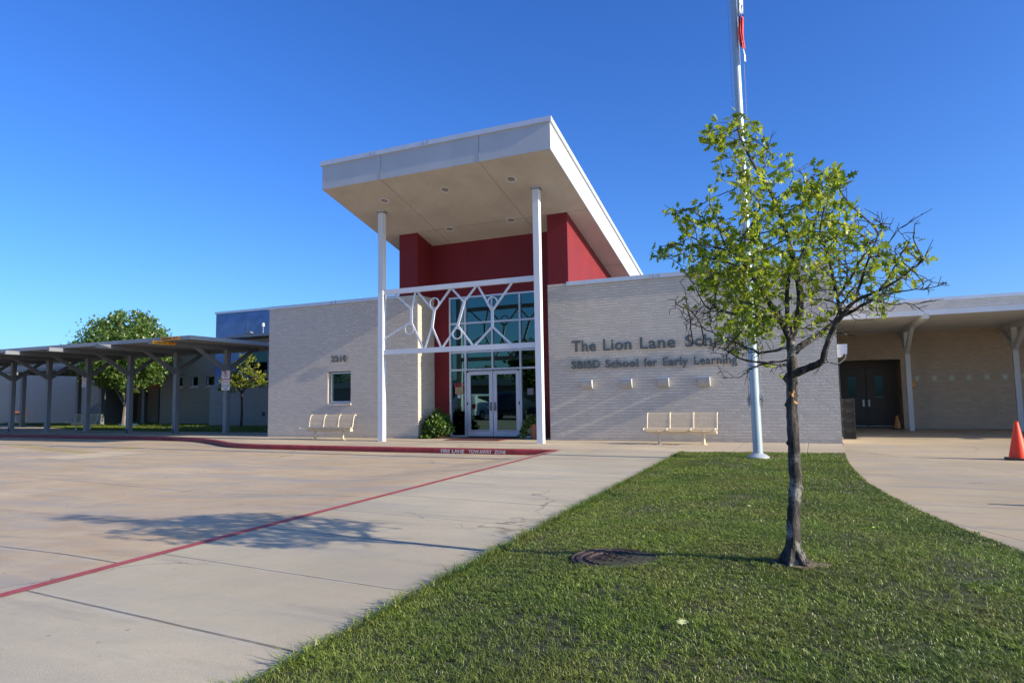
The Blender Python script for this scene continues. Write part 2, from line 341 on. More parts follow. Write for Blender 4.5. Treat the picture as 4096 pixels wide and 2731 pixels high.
def text(s, size, mat, name, parent, mtx, width=None, ext=.0, bold=.0, capz=None, loc=None, space=1.0):
    """lettering standing in the x-z plane of mtx; capz scales capitals to that height, width fits the line"""
    cu = bpy.data.curves.new('t', 'FONT'); cu.body = s; cu.size = 1; cu.offset = bold; cu.extrude = 1; cu.space_character = space; cu.space_word = 1.25
    ob = bpy.data.objects.new('t', cu); col.objects.link(ob); dg = bpy.context.evaluated_depsgraph_get()
    me = bpy.data.meshes.new_from_object(ob.evaluated_get(dg)); bpy.data.objects.remove(ob)
    n = len(me.vertices); a = np.empty(n*3, np.float32); me.vertices.foreach_get('co', a); a = a.reshape(-1, 3)
    a[:, 0] -= a[:, 0].min(); w0 = a[:, 0].max(); sx = width/w0 if width else size; sz = (capz/.69) if capz else sx
    out = np.stack([a[:, 0]*sx, -np.sign(a[:, 2])*0-(a[:, 2])*ext, a[:, 1]*sz], 1)
    mw = np.array(mtx); out = out@mw[:3, :3].T+mw[:3, 3]
    o = ORG.get(parent.name, (0, 0, 0)) if parent else (loc or (0, 0, 0)); out -= np.array(o)
    me.vertices.foreach_set('co', out.astype(np.float32).ravel()); me.materials.clear(); me.materials.append(M[mat]); me.update(); me.name = name
    q = bpy.data.objects.new(name, me); col.objects.link(q)
    if parent: q.parent = parent
    else: q.location = o
    ORG[q.name] = o; return q
def at(x, y, z, rz=0): return Matrix.Translation((x, y, z)) @ Matrix.Rotation(rz, 4, 'Z')

# ------------------------------------------------------------------ the setting
tag(B(-900, 900, -500, 1500, -.6, -.4).build('ground', 'ground'), kind='structure')
KERB = [(-70, 19.3), (-45, 18.75), (-36, 18.35), (-30, 18.1), (-26, 17.98), (-23.6, 17.93), (-22.4, 17.85), (-21.2, 17.62), (-20.1, 17.25), (-19, 16.75), (-18, 16.2), (-17.2, 15.72), (-16.5, 15.42), (-15.7, 15.24), (-14.8, 15.15), (-12, 15.1), (-9, 15.1), (-5.72, 15.16)]
REDL = [(-5.66, 15.22), (-5.55, 13), (-5.43, 10.5), (-5.35, 8.92), (-5.26, 7.1), (-5.18, 5.46), (-5.08, 3.72), (-5.01, 2.75), (-4.92, 0), (-4.9, -6)]
def lerp(y, tab):
    t = sorted(tab); ys = [a[0] for a in t]; xs = [a[1] for a in t]; return float(np.interp(y, ys, xs))
def redx(y): return lerp(y, [(b, a) for a, b in REDL])
# drive: sheet that ramps up to the red line
ys = [-60, -30, -12, -6]+[round(-5+.5*i, 2) for i in range(0, 41)]+[15.22]; ys = sorted(set(ys)); offs = [0, .1, .22, .36, .5, .65, .8, 1.1, 1.5, 2, 2.5, 3, 3.7, 4.5, 6, 8, 20, 60, 120]
vs = []; fs = []
for y in ys:
    for d in offs:
        tt = min(1, d/float(np.interp(y, [5, 9, 12.5, 14.5], [4.5, 3.2, 1.5, .8]))); tt = tt*tt*(3-2*tt); vs.append((redx(y)-d, y, -.004-.126*tt))
nx = len(offs)
for i in range(len(ys)-1):
    for j in range(nx-1): fs.append((i*nx+j, (i+1)*nx+j, (i+1)*nx+j+1, i*nx+j+1))
dm = MB().add(vs, fs); o0 = len(dm.v)
xs_ = [-140, -70, -45, -36, -30, -26, -22, -19, -16, -12, -9, -6.5]
dm.add([(x, 15.22, -.13) for x in xs_]+[(x, 21.5, -.13) for x in xs_], [(i+1, i, len(xs_)+i, len(xs_)+i+1)[::-1] for i in range(len(xs_)-1)])
tag(dm.build('drive', 'drive'), kind='structure')
tag(B(-4.8, 160, -200, -8.2, -.6, -.1).build('parking_lot', 'rwalk'), kind='structure')
# sidewalk slab
sw = [(x, y+.0) for x, y in KERB]+[(-5.6, 15.17), (-2.76, 15.17), (.53, 15.64), (.56, 19), (.56, 34), (-70, 34)]
tag(MB().prism(sw, -.35, 0, 2).build('sidewalk', 'walk'), kind='structure')
def lawnl(y): return -2.35-.031*(y-2.36)
RT = [(-8, 5.6), (-3, 4.6), (1, 3.5), (3, 2.75), (5, 1.98), (6.44, 1.41), (6.89, 1.29), (7.33, 1.16), (7.93, 1.03), (8.47, .91), (9.41, .76), (10.65, .61), (12.0, .53), (13.16, .50), (14.24, .49), (15.27, .50), (15.64, .50)]
def lawnr(y): return lerp(y, RT)
def lawnb(x): return 15.16+.145*(x+2.75)
ap = [(redx(y), y) for y in (15.17, 13, 10.5, 8.92, 7.1, 5.46, 3.72, 2.75, 0, -6, -20)]+[(-1.7, -20), (lawnl(-6), -6), (lawnl(2.36), 2.36), (lawnl(15.16), 15.16)]
tag(MB().prism(ap[::-1], -.35, -.002, 2).build('apron', 'apron'), kind='structure')
rw = [(lawnr(y), y) for y in (-8, -3, 1, 3, 4, 5, 5.9, 6.7, 7.3, 7.96, 8.7, 9.44, 10.7, 12.03, 13.3, 14.55, 15.64)]+[(.58, 19), (.58, 30), (34, 30), (34, -8)]
tag(MB().prism(rw[::-1], -.35, -.001, 2).build('right_pavement', 'rwalk'), kind='structure')
# painted red line
rl = MB()
for i, (x, y) in enumerate(REDL):
    wdt = .055 if y < 12 else .05; rl.v += [(x-wdt-.01, y, .002), (x+wdt-.01, y, .002)]
for i in range(len(REDL)-1): rl.f.append((2*i, 2*i+2, 2*i+3, 2*i+1))
rl.v = [(x, y, z+(0.0015 if k % 2 else -.001)) for k, (x, y, z) in enumerate(rl.v)]
tag(rl.build('fire_lane_line', 'red_line'), kind='structure')
# road patch and faint yellow lines
tag(MB().add([(-19.0, 11.23, -.126), (-17.45, 10.94, -.126), (-17.3, 13.24, -.126), (-18.97, 13.42, -.126)], [(0, 1, 2, 3)]).build('road_patch', 'patch'), kind='structure')
yl = MB()
for d in (0, .28): yl.add([(-26.04, 14.4+d, -.125), (-26.04, 14.3+d, -.125), (-19.08, 12.5+d, -.125), (-19.08, 12.6+d, -.125)], [(0, 1, 2, 3)])
yl.add([(-20.45, 14.3, -.125), (-19.5, 14.3, -.125), (-19.6, 14.72, -.125), (-20.5, 14.72, -.125)], [(0, 1, 2, 3)])
tag(yl.build('yellow_line', 'yellow_line'), kind='structure')
# red kerb with lettering
def kerbmesh(pts):
    k = MB(); prof = [(-.004, -.135), (-.016, -.06), (-.014, -.02), (.0, -.001), (.02, .006), (.16, .006), (.16, -.02)]
    n = len(prof)
    for i, p in enumerate(pts):
        a = Vector(pts[max(i-1, 0)]); b = Vector(pts[min(i+1, len(pts)-1)]); d = (b-a).normalized(); nrm = Vector((-d.y, d.x))
        taper = 1 if i < len(pts)-1 else .55
        for q, z in prof: k.v.append((p[0]+nrm.x*q*(taper if q > 0 else 1), p[1]+nrm.y*q*taper, z))
    for i in range(len(pts)-1):
        for j in range(n-1): k.f.append((i*n+j, (i+1)*n+j, (i+1)*n+j+1, i*n+j+1))
    return k
fine = []
for i in range(len(KERB)-1):
    a, b = KERB[i], KERB[i+1]; ns = max(1, int(abs(b[0]-a[0])/.5)) if a[0] > -26 else 3
    fine += [(a[0]+(b[0]-a[0])*t/ns, a[1]+(b[1]-a[1])*t/ns) for t in range(ns)]
fine.append(KERB[-1])
kb = kerbmesh(fine).build('kerb', 'red_kerb', smooth=True); tag(kb, kind='structure')
text('FIRE LANE', .1, 'stencil', 'stencil_lettering', kb, at(-8.87, 15.080, -.108), width=.68, capz=.085, ext=.002, bold=.012)
text('TOW-AWAY  ZONE', .1, 'stencil', 'stencil_lettering', kb, at(-8.06, 15.080, -.108), width=1.03, capz=.085, ext=.002, bold=.012)
text('FIRE LANE   TOW-AWAY ZONE', .1, 'stencil', 'stencil_lettering', kb, at(-36.4, 18.33, -.10, R(-2)), width=2.0, capz=.08, ext=.002, bold=.01)

# lawn (front) with a low mound round the tree
MH = (-1.38, 4.86); TB = (-.19, 4.98); FP = (-1.06, 13.8)
def lawnh(x, y):
    e = np.minimum(np.minimum(x-(-2.35-.031*(y-2.36)), np.interp(y, [a for a, b in RT], [b for a, b in RT])-x), 15.16+.145*(x+2.75)-y)
    e = np.clip(e/.9, 0, 1); e = e*e*(3-2*e)
    h = .085*np.exp(-(((x+.35)/1.7)**2+((y-4.9)/3.2)**2))+.02*np.exp(-((y-13)/4)**2)+.014*np.sin(x*2.3+y*1.1)*np.sin(y*1.7-x)+.02*np.exp(-((x-TB[0])**2+(y-TB[1])**2)/.12)
    return .008+e*(h+.012)
lm = MB(); NXL = 26; yrow = [-8+i*.35 for i in range(0, 66)]+[15.2]
for y in yrow:
    for j in range(NXL):
        a, b = lawnl(y), lawnr(y); x = a+(b-a)*j/(NXL-1); yy = min(y, lawnb(x)); lm.v.append((x, yy, float(lawnh(np.float64(x), np.float64(yy)))))
# last row follows the back edge
for j in range(NXL):
    a, b = lawnl(15.2), lawnr(15.6); x = a+(b-a)*j/(NXL-1); lm.v.append((x, lawnb(x), .008))
for i in range(len(yrow)):
    for j in range(NXL-1): lm.f.append((i*NXL+j, i*NXL+j+1, (i+1)*NXL+j+1, (i+1)*NXL+j))
tag(lm.build('lawn', 'soil', smooth=True), kind='structure')
tag(MB().prism([(TB[0]+(.15+.04*math.sin(3*a)+.02*math.sin(7*a))*math.cos(a)*1.25, TB[1]+(.13+.03*math.sin(5*a+1))*math.sin(a)) for a in [i*math.pi/12 for i in range(24)]], .09, .1215, 2).build('bare_earth', 'dirt'), kind='structure')
def blades(name, N, sampler, hmin, hmax, wd, hfun, skip=None):
    x, y = sampler(N); k = np.ones(len(x), bool)
    if skip is not None: k = skip(x, y)
    x, y = x[k], y[k]; n = len(x); z = hfun(x, y); h = rng.uniform(hmin, hmax, n)*(.75+.5*rng.random(n)); a = rng.uniform(0, 2*np.pi, n)
    tuft = .5+.5*np.sin(x*5.1+np.sin(y*4.3)*2)*np.sin(y*4.7+x*1.3); fine_ = .5+.5*np.sin(x*31+3*np.sin(y*13))*np.sin(y*27+3*np.sin(x*11)); h *= (.7+.45*tuft)*(.65+.7*fine_)
    wv = wd*rng.uniform(.6, 1.35, n); ca, sa = np.cos(a), np.sin(a); b = a+rng.normal(0, .5, n)+np.pi/2; ln = h*rng.uniform(.4, 2.4, n)
    V = np.zeros((n, 5, 3)); 
    V[:, 0] = np.stack([x-ca*wv/2, y-sa*wv/2, z-.005], 1); V[:, 1] = np.stack([x+ca*wv/2, y+sa*wv/2, z-.005], 1)
    mx, my, mz = x+np.cos(b)*ln*.35, y+np.sin(b)*ln*.35, z+h*.62
    V[:, 2] = np.stack([mx+ca*wv*.42, my+sa*wv*.42, mz], 1); V[:, 3] = np.stack([mx-ca*wv*.42, my-sa*wv*.42, mz], 1)
    V[:, 4] = np.stack([x+np.cos(b)*ln, y+np.sin(b)*ln, z+h*rng.uniform(.7, 1.05, n)], 1)
    i = np.arange(n)[:, None]*5
    return V.reshape(-1, 3), i+np.array([[0, 1, 2, 3]]), i+np.array([[3, 2, 4]])
def lawnskip(x, y):
    k = (x > -2.35-.031*(y-2.36)-.015) & (x < np.interp(y, [a for a, b in RT], [b for a, b in RT])+.0) & (y < lawnb(x)+.01)
    k &= ((x-MH[0])/.325)**2+((y-MH[1])/.315)**2 > 1-.22*rng.random(len(x))**2+.05*np.sin(9*np.arctan2(y-MH[1], x-MH[0]))
    k &= (((x-TB[0])/.19)**2+((y-TB[1])/.15)**2 > .9*rng.random(len(x))**.4)
    k &= ((x-FP[0])**2+(y-FP[1])**2 > .04)
    thin = np.sin(x*1.9+.7+np.sin(y*2.1))*np.sin(y*1.3+.4+np.sin(x*2.7)*.8)+.5*np.sin(x*6.1+y*3)*np.sin(y*5.3-x*2); fine_ = np.sin(x*31+3*np.sin(y*13))*np.sin(y*27+3*np.sin(x*11)); k &= rng.random(len(x)) > np.clip((thin-.35)*1.0, 0, .6)+np.clip(-.1-fine_, 0, .55)
    return k
def samp(x0, x1, y0, y1): return lambda N: (rng.uniform(x0, x1, N), rng.uniform(y0, y1, N))
parts = [blades('', 230000, samp(-2.5, 2.7, 1.0, 3.6), .014, .028, .0034, lawnh, lawnskip), blades('', 230000, samp(-2.55, 2.4, 3.6, 6.6), .012, .026, .0042, lawnh, lawnskip),
         blades('', 150000, samp(-2.75, 1.6, 6.6, 10.5), .012, .026, .0062, lawnh, lawnskip), blades('', 95000, samp(-2.8, 1.1, 10.5, 15.7), .013, .028, .0092, lawnh, lawnskip)]
V = np.concatenate([p[0] for p in parts]); off = np.cumsum([0]+[len(p[0]) for p in parts[:-1]])
F4 = np.concatenate([p[1]+o for p, o in zip(parts, off)]); F3 = np.concatenate([p[2]+o for p, o in zip(parts, off)])
# taller untrimmed blades along the edges
tag(npmesh('grass', V, F4, F3, 'grass'), 'short green lawn grass with a few straw coloured blades', 'grass', kind='stuff')
def es(N):
    y = rng.uniform(1, 15.1, N); return -2.35-.031*(y-2.36)+np.abs(rng.normal(0, .03, N))-.01, y
V, a, b = blades('', 9000, es, .03, .065, .006, lawnh, None)
o1 = tag(npmesh('edge_grass', V, a, b, 'grass'), 'longer untrimmed grass fringe along the edge of the concrete apron', 'grass', kind='stuff')
# rear lawn
RL = [(-17.8, 21.3), (-27, 21.35), (-34, 21.9), (-38, 23.5), (-46, 26.5), (-70, 29.5), (-70, 29.98), (-38, 29.98), (-17.8, 29.98)]
tag(MB().prism(RL[::-1], -.1, .03, 2).build('rear_lawn', 'lawnback'), kind='structure')
def rs(N):
    x = rng.uniform(-52, -18, N); y0 = np.interp(-x, [17.8, 27, 34, 38, 46, 70], [21.3, 21.35, 21.9, 23.5, 26.5, 29.5]); return x, y0+rng.random(N)*(29-y0)
V, a, b = blades('', 60000, rs, .04, .08, .02, lambda x, y: x*0+.03)
tag(npmesh('rear_grass', V, a, b, 'grass'), 'grass strip behind the long walkway canopy', 'grass', kind='stuff')

# ------------------------------------------------------------------ main building
SL = .258
def zs(y): return 7.646-SL*(y-15.69)
bd = thing('school_building', 'pale painted brick school front with red tower and high slanted porch roof', 'building', (-8.6, 20, 0))
YL, YR, YB = 18.72, 18.722, 19.77
w_ = MB(); wx0, wx1, wz0, wz1 = -15.57, -14.58, 1.18, 2.285
w_.box(-18.31, wx0, YL, YL+.3, 0, 4.66).box(wx1, -11.86, YL, YL+.3, 0, 4.66).box(wx0, wx1, YL, YL+.3, 0, wz0).box(wx0, wx1, YL, YL+.3, wz1, 4.66)
w_.box(-12.16, -11.86, YL+.3, YB-.002, 0, 4.66).box(-18.31, -18.01, YL+.3, 33, 0, 4.66)
w_.build('brick_wall', 'brick', bd)
MB().box(-7.24, .56, YR, YR+.3, 0, 4.58).box(.26, .56, YR+.3, 34, 0, 4.58).build('brick_wall', 'brick', bd)
MB().box(-12.63, -11.83, YL-.003, YL+.3, 4.66, 4.72).box(-12.16, -11.83, YL+.3, YB-.01, 4.66, 4.72).build('soldier_course', 'soldier', bd)
MB().box(-7.24, -6.62, YR-.003, YR+.06, 4.58, 4.66).build('soldier_course', 'soldier', bd)
MB().box(-18.36, -12.63, YL-.045, YL+.36, 4.66, 4.775).box(-18.36, -17.95, YL+.36, 33, 4.66, 4.775).build('coping', 'coping', bd)
MB().box(-6.62, .61, YR-.045, YR+.36, 4.58, 4.70).box(.21, .61, YR+.36, 34, 4.58, 4.70).build('coping', 'coping', bd)
cj = MB()
for x in (-15.4, -15.23): B(x, x+.012, YL-.052, YL-.04, 4.665, 4.78).build('coping_seam', 'grey_steel', bd)
for x in (-4.02, -3.85): B(x, x+.012, YR-.052, YR-.04, 4.585, 4.705).build('coping_seam', 'grey_steel', bd)
MB().box(-18.0, -12.6, 19.1, 33, 4.2, 4.3).box(-6.6, .26, 19.1, 33.9, 4.2, 4.3).build('flat_roof', 'grey_steel', bd)
# red tower
def redp(x0, x1, y0, y1, z0): return MB().prism([(y0, z0), (y1, z0), (y1, zs(y1)+.06), (y0, zs(y0)+.06)], x0, x1, 0)
redp(-12.63, -11.91, 18.80, 26.4, 4.3).build('red_pilaster', 'red_wall', bd)
redp(-7.24, -6.59, 18.78, 26.4, 4.3).build('red_pilaster', 'red_wall', bd)
rw_ = MB(); gx0, gx1, gz1 = -11.26, -7.95, 4.71
rw_.box(-12.0, gx0, YB, YB+.2, 0, gz1).box(gx1, -7.24, YB, YB+.2, 0, gz1).box(-12.0, -7.24, YB, YB+.2, gz1, zs(YB)+.04)
rw_.build('red_wall', 'red_wall', bd)
# roof slab
rf = MB().prism([(15.69, zs(15.69)), (26.5, zs(26.5)), (26.5, zs(26.5)+.73), (15.69, zs(15.69)+.73)], -13.32, -5.91, 0).build('porch_roof', 'fascia', bd)
MB().prism([(15.695, zs(15.695)-.004), (26.4, zs(26.4)-.004), (26.4, zs(26.4)+.01), (15.695, zs(15.695)+.01)], -13.30, -5.93, 0).build('soffit', 'soffit', rf)
t = MB().prism([(15.64, zs(15.64)+.72), (26.5, zs(26.5)+.72), (26.5, zs(26.5)+.85), (15.64, zs(15.64)+.85)], -13.37, -5.86, 0); t.build('roof_coping', 'coping', rf)
for x in (-11.18, -7.98):
    MB().prism([(15.7, zs(15.7)-.007), (19.7, zs(19.7)-.007), (19.7, zs(19.7)), (15.7, zs(15.7))], x-.007, x+.007, 0).build('panel_joint', 'joint', rf)
    B(x-.007, x+.007, 15.684, 15.70, zs(15.69), zs(15.69)+.72).build('panel_joint', 'joint', rf)
for y_, xa in ((18.78, -13.3), (22.6, -6.6)): MB().prism([(y_-.015, zs(y_-.015)-.007), (y_, zs(y_)-.007), (y_, zs(y_)), (y_-.015, zs(y_-.015))], xa, -5.93, 0).build('panel_joint', 'joint', rf)
for x in (-11.5, -11.35, -9.7, -9.55):
    B(x, x+.012, 15.632, 15.645, zs(15.64)+.722, zs(15.64)+.848).build('coping_seam', 'grey_steel', rf)
def onsoffit(x, y, dz=0): return (x, y, zs(y)+dz)
nrm = Vector((0, -SL, -1)).normalized()
def dl(x, y, r, lab, grp, nm='recessed_light', cat='ceiling light'):
    c = Vector(onsoffit(x, y, -.004)); t = thing(nm, lab, cat, tuple(c), grp); u = Vector((1, 0, 0)); v = nrm.cross(u)
    def ring(r0, r1, h0, h1):
        k = MB(); n = 28
        for rr, hh in ((r0, h0), (r1, h1)): k.v += [tuple(c+(u*math.cos(a)+v*math.sin(a))*rr+nrm*hh) for a in [2*math.pi*i/n for i in range(n)]]
        k.f = [(i, (i+1) % n, n+(i+1) % n, n+i) for i in range(n)]; return k
    k = ring(r, r*.96, 0, .012); k2 = ring(r*.96, r*.76, .012, .008); k.add(k2.v, k2.f); k3 = ring(r*.76, r*.74, .008, .002); k.add(k3.v, k3.f); k.build('trim', 'white', t, smooth=True)
    d = ring(r*.75, r*.01, .003, .003); d.build('lens', 'downlight', t)
for x, y, lab in ((-11.78, 16.73, 'round recessed light in the porch soffit just in front of the left column'), (-9.61, 16.68, 'round recessed light in the middle of the front row on the porch soffit'), (-7.48, 16.69, 'round recessed light in the porch soffit just in front of the right column'), (-10.68, 18.83, 'round recessed light in the back row of the soffit, nearer the left red pilaster'), (-8.45, 18.8, 'round recessed light in the back row of the soffit, nearer the right red pilaster')):
    dl(x, y, .155, lab, 'recessed lights in the porch soffit')
for x, y, lab in ((-8.19, 19.06, 'tiny white sprinkler head in the soffit beside the back right light'), (-10.99, 19.03, 'tiny white sprinkler head in the soffit beside the back left light')):
    dl(x, y, .055, lab, 'sprinkler heads in the porch soffit', 'sprinkler_head', 'sprinkler')
# columns and figure screen
for x in (-12.27, -6.97):
    c = B(x-.09, x+.09, 17.20, 17.38, 0, zs(17.3)+.02).build('column', 'white', bd)
    B(x-.115, x+.115, 17.175, 17.405, zs(17.3)-.055, zs(17.3)-.03).build('cap_plate', 'grey_steel', c)
sc = MB().box(-12.18, -7.06, 17.235, 17.345, 4.55, 4.70).box(-12.18, -7.06, 17.235, 17.345, 2.665, 2.815).build('figure_screen', 'white', bd)
STR = [[(-11.78, 4.56), (-11.19, 4.04)], [(-11.03, 4.56), (-11.16, 4.04)], [(-11.18, 4.06), (-11.18, 3.62)], [(-11.18, 3.64), (-12.18, 3.17)], [(-11.18, 3.64), (-10.77, 2.81)], [(-10.96, 4.56), (-10.37, 3.92)], [(-9.79, 4.56), (-10.36, 3.92)], [(-10.365, 3.94), (-10.45, 3.43)], [(-10.45, 3.45), (-10.7, 2.81)], [(-10.45, 3.45), (-10.14, 2.81)], [(-9.76, 4.56), (-9.34, 4.12)], [(-8.93, 4.56), (-9.34, 4.12)], [(-9.33, 4.14), (-9.57, 3.42)], [(-9.57, 3.43), (-10.09, 2.81)], [(-9.56, 3.43), (-9.06, 2.81)], [(-8.87, 4.56), (-8.43, 3.79)], [(-7.78, 4.56), (-8.42, 3.79)], [(-8.42, 3.81), (-8.42, 3.31)], [(-8.42, 3.33), (-9.0, 2.81)], [(-8.42, 3.33), (-7.85, 2.81)]]
for k, grp in enumerate((STR[:5], STR[5:10], STR[10:15], STR[15:])):
    f = MB()
    for i, (a, b) in enumerate(grp):
        body = i == 2; f.bar((a[0], 17.29+i*.0012, a[1]), (b[0], 17.29+i*.0012, b[1]), .05, .075 if body else .052, (0, 1, 0)) if 0 else f.bar((a[0], 17.29+i*.0012, a[1]), (b[0], 17.29+i*.0012, b[1]), .078 if body else .052, .045, (0, 1, 0))
    cx, cz = ((-11.25, 3.42), (-10.355, 4.16), (-9.58, 3.19), (-8.41, 4.04))[k]; n = 26; ro, ri = .172, .138; vs = []
    for yy in (17.265, 17.305):
        for rr in (ro, ri): vs += [(cx+rr*math.cos(2*math.pi*i/n), yy, cz+rr*math.sin(2*math.pi*i/n)) for i in range(n)]
    fs = []
    for i in range(n):
        q = (i+1) % n; fs += [(i, q, n+q, n+i), (2*n+i, 3*n+i, 3*n+q, 2*n+q), (i, 2*n+i, 2*n+q, q), (n+i, n+q, 3*n+q, 3*n+i)]
    f.add(vs, fs); f.build('stick_figure', 'white', sc)
# storefront
sf = MB(); ya, yb = YB-.03, YB+.1
cols = [(-11.26, -11.20), (-10.68, -10.61), (-8.66, -8.60), (-8.01, -7.95)]
for a, b in cols: sf.box(a, b, ya, yb, 0, gz1)
rows = [(4.65, 4.71), (3.765, 3.83), (2.79, 2.85), (2.20, 2.26)]
for z0, z1 in rows:
    for a, b in ((-11.20, -10.68), (-10.61, -8.66), (-8.60, -8.01)): sf.box(a, b, ya+.004, yb, z0, z1)
for z0, z1 in ((2.26, 2.79), (2.85, 3.765), (3.83, 4.65)): sf.box(-9.67, -9.61, ya+.004, yb, z0, z1)
for a, b in ((-11.20, -10.68), (-8.60, -8.01)): sf.box(a, b, ya+.004, yb, 0, .06)
sfo = sf.build('window_frame', 'alu', bd)
for a, b in ((-11.20, -10.68), (-10.61, -9.67), (-9.61, -8.66), (-8.60, -8.01)):
    for z0, z1 in ((2.26, 2.79), (2.85, 3.765), (3.83, 4.65)): B(a, b, YB+.03, YB+.04, z0, z1).build('pane', 'glass', sfo)
for a, b in ((-11.20, -10.68), (-8.60, -8.01)): B(a, b, YB+.03, YB+.04, .06, 2.20).build('pane', 'glass', sfo)
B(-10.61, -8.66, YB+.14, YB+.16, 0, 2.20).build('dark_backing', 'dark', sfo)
for a, b, s in ((-10.595, -9.645, 1), (-9.625, -8.675, -1)):
    d = MB().box(a, a+.13, YB-.012, YB+.035, .03, 2.175).box(b-.13, b, YB-.012, YB+.035, .03, 2.175).box(a+.13, b-.13, YB-.012, YB+.035, .03, .235).box(a+.13, b-.13, YB-.012, YB+.035, 2.05, 2.175)
    do = d.build('door', 'alu', bd)
    B(a+.13, b-.13, YB+.005, YB+.015, .235, 2.05).build('pane', 'glass', do)
    hx = (b-.065) if s == 1 else (a+.065)
    MB().box(hx-.035, hx+.035, YB-.03, YB-.012, .86, 1.14).box(hx-.016, hx+.016, YB-.075, YB-.03, .955, .985).bar((hx+.016*s, YB-.07, .97), (hx-.11*s, YB-.07, .97), .02, .022).build('handle', 'grey_steel', do)
    hx = (a+.02) if s == 1 else (b-.02)
    B(hx-.02, hx+.02, YB-.03, YB-.012, 1.06, 1.15).build('hinge_box', 'dark_metal', do)
    B(a+.13, b-.13, YB-.016, YB-.012, .19, .20).build('sweep', 'dark_metal', do)
MB().box(-10.56, -8.70, YB-.055, YB-.02, 2.178, 2.194).box(-10.60, -10.54, YB-.06, YB-.02, 2.13, 2.178).box(-8.72, -8.67, YB-.06, YB-.02, 2.14, 2.178).build('door_closer', 'dark_metal', bd)
# small window
wn = MB(); a, b, c, d = wx0+.03, wx1-.005, wz0+.02, wz1-.03; y0, y1 = YL+.12, YL+.18
wn.box(a, a+.06, y0, y1, c, d).box(b-.03, b, y0, y1, c, d).box(a+.06, b-.03, y0, y1, c, c+.05).box(a+.06, b-.03, y0, y1, d-.045, d)
wno = wn.build('window', 'alu', bd); B(a+.06, b-.03, y0+.03, y0+.04, c+.05, d-.045).build('pane', glass('window_glass', (.10, .17, .18)), wno)
bl = MB()
for i in range(26): bl.box(a+.07, b-.04, y0+.026, y0+.0285, c+.08+i*.035, c+.085+i*.035)
bl.build('blind', plain('blind_slat', (.045, .10, .10), .5), wno)
MB().box(wx0+.01, wx1+.02, YL-.03, YL+.11, wz0-.075, wz0+.002).build('window_sill', 'soldier', wno)
# lettering
def letters(s, name, lab, cat, spans, y, z, cap, bold):
    """raised letters, one part each; every word fitted to its span"""
    g = thing(name, lab, cat, (spans[0][0], y, z)); cu = bpy.data.curves.new('t', 'FONT'); cu.offset = bold; cu.size = 1; cu.extrude = 1; cu.space_character = 1.08
    ob = bpy.data.objects.new('t', cu); col.objects.link(ob)
    def mesh(q):
        cu.body = q; dg = bpy.context.evaluated_depsgraph_get(); me = bpy.data.meshes.new_from_object(ob.evaluated_get(dg)); a = np.empty(len(me.vertices)*3, np.float32); me.vertices.foreach_get('co', a); return me, a.reshape(-1, 3)
    for wd, (x0, x1) in zip(s.split(), spans):
        full = mesh(wd)[1]; f0, f1 = full[:, 0].min(), full[:, 0].max(); k = (x1-x0)/(f1-f0)
        for i in range(len(wd)):
            me, a = mesh(wd[i]); right = mesh(wd[:i+1])[1][:, 0].max(); a[:, 0] += right-a[:, 0].max()
            out = np.stack([x0+(a[:, 0]-f0)*k-spans[0][0], -a[:, 2]*.016, a[:, 1]*cap/.69], 1)
            me.vertices.foreach_set('co', out.astype(np.float32).ravel()); me.materials.clear(); me.materials.append(M['letter']); me.update(); me.name = 'letter'
            q = bpy.data.objects.new('letter', me); col.objects.link(q); q.parent = g
    bpy.data.objects.remove(ob); return g
letters('The Lion Lane School', 'wall_sign', 'large raised slate grey lettering The Lion Lane School on the pale brick wall', 'sign', [(-6.49, -5.75), (-5.53, -4.70), (-4.45, -3.46), (-3.19, -1.75)], YR-.055, 2.595, .315, .020)
letters('SBISD School for Early Learning', 'wall_sign', 'smaller raised slate grey lettering SBISD School for Early Learning, second line', 'sign', [(-6.51, -5.64), (-5.48, -4.52), (-4.36, -3.99), (-3.82, -3.13), (-2.97, -1.85)], YR-.055, 2.095, .225, .020)
t = letters('2210', 'house_number', 'raised grey house number 2210 on brick wall above the small window', 'house number', [(-15.39, -14.72)], YL-.05, 2.632, .20, .018)
# wall lamps
wl = thing('wall_lamp', 'ribbed grey half-round wall lamp under the lettering, nearest the right porch column', 'wall lamp', (-6.03, YR, 1.5), 'wall lamps in a row under the lettering')
def lampprof(): return [(YR, 1.74), (YR-.14, 1.75), (YR-.155, 1.72), (YR-.15, 1.65), (YR-.125, 1.58), (YR-.08, 1.52), (YR-.03, 1.5), (YR, 1.5)]
MB().prism(lampprof(), -6.18, -5.88, 0).build('housing', 'lampbox', wl)
MB().prism([(YR+.001-.0, 1.747), (YR-.165, 1.757), (YR-.165, 1.735), (YR+.001, 1.73)], -6.187, -5.873, 0).build('top_plate', 'coping', wl)
rb = MB()
for i in range(13):
    x = -6.165+i*.0225; pr = lampprof()[1:-1]
    rb.prism([(y-.006, z-.002) for y, z in pr]+[(y+.01, z) for y, z in pr[::-1]], x, x+.011, 0)
rb.build('rib', 'lampbox', wl)
for x, s in ((-4.86, 'second ribbed wall lamp from the right porch column, under the words Lion Lane'), (-3.82, 'third ribbed wall lamp from the right porch column, left of the bench'), (-2.72, 'ribbed wall lamp farthest from the porch column, above the bench right of the porch')): copytree(wl, (x, YR, 1.5), s)
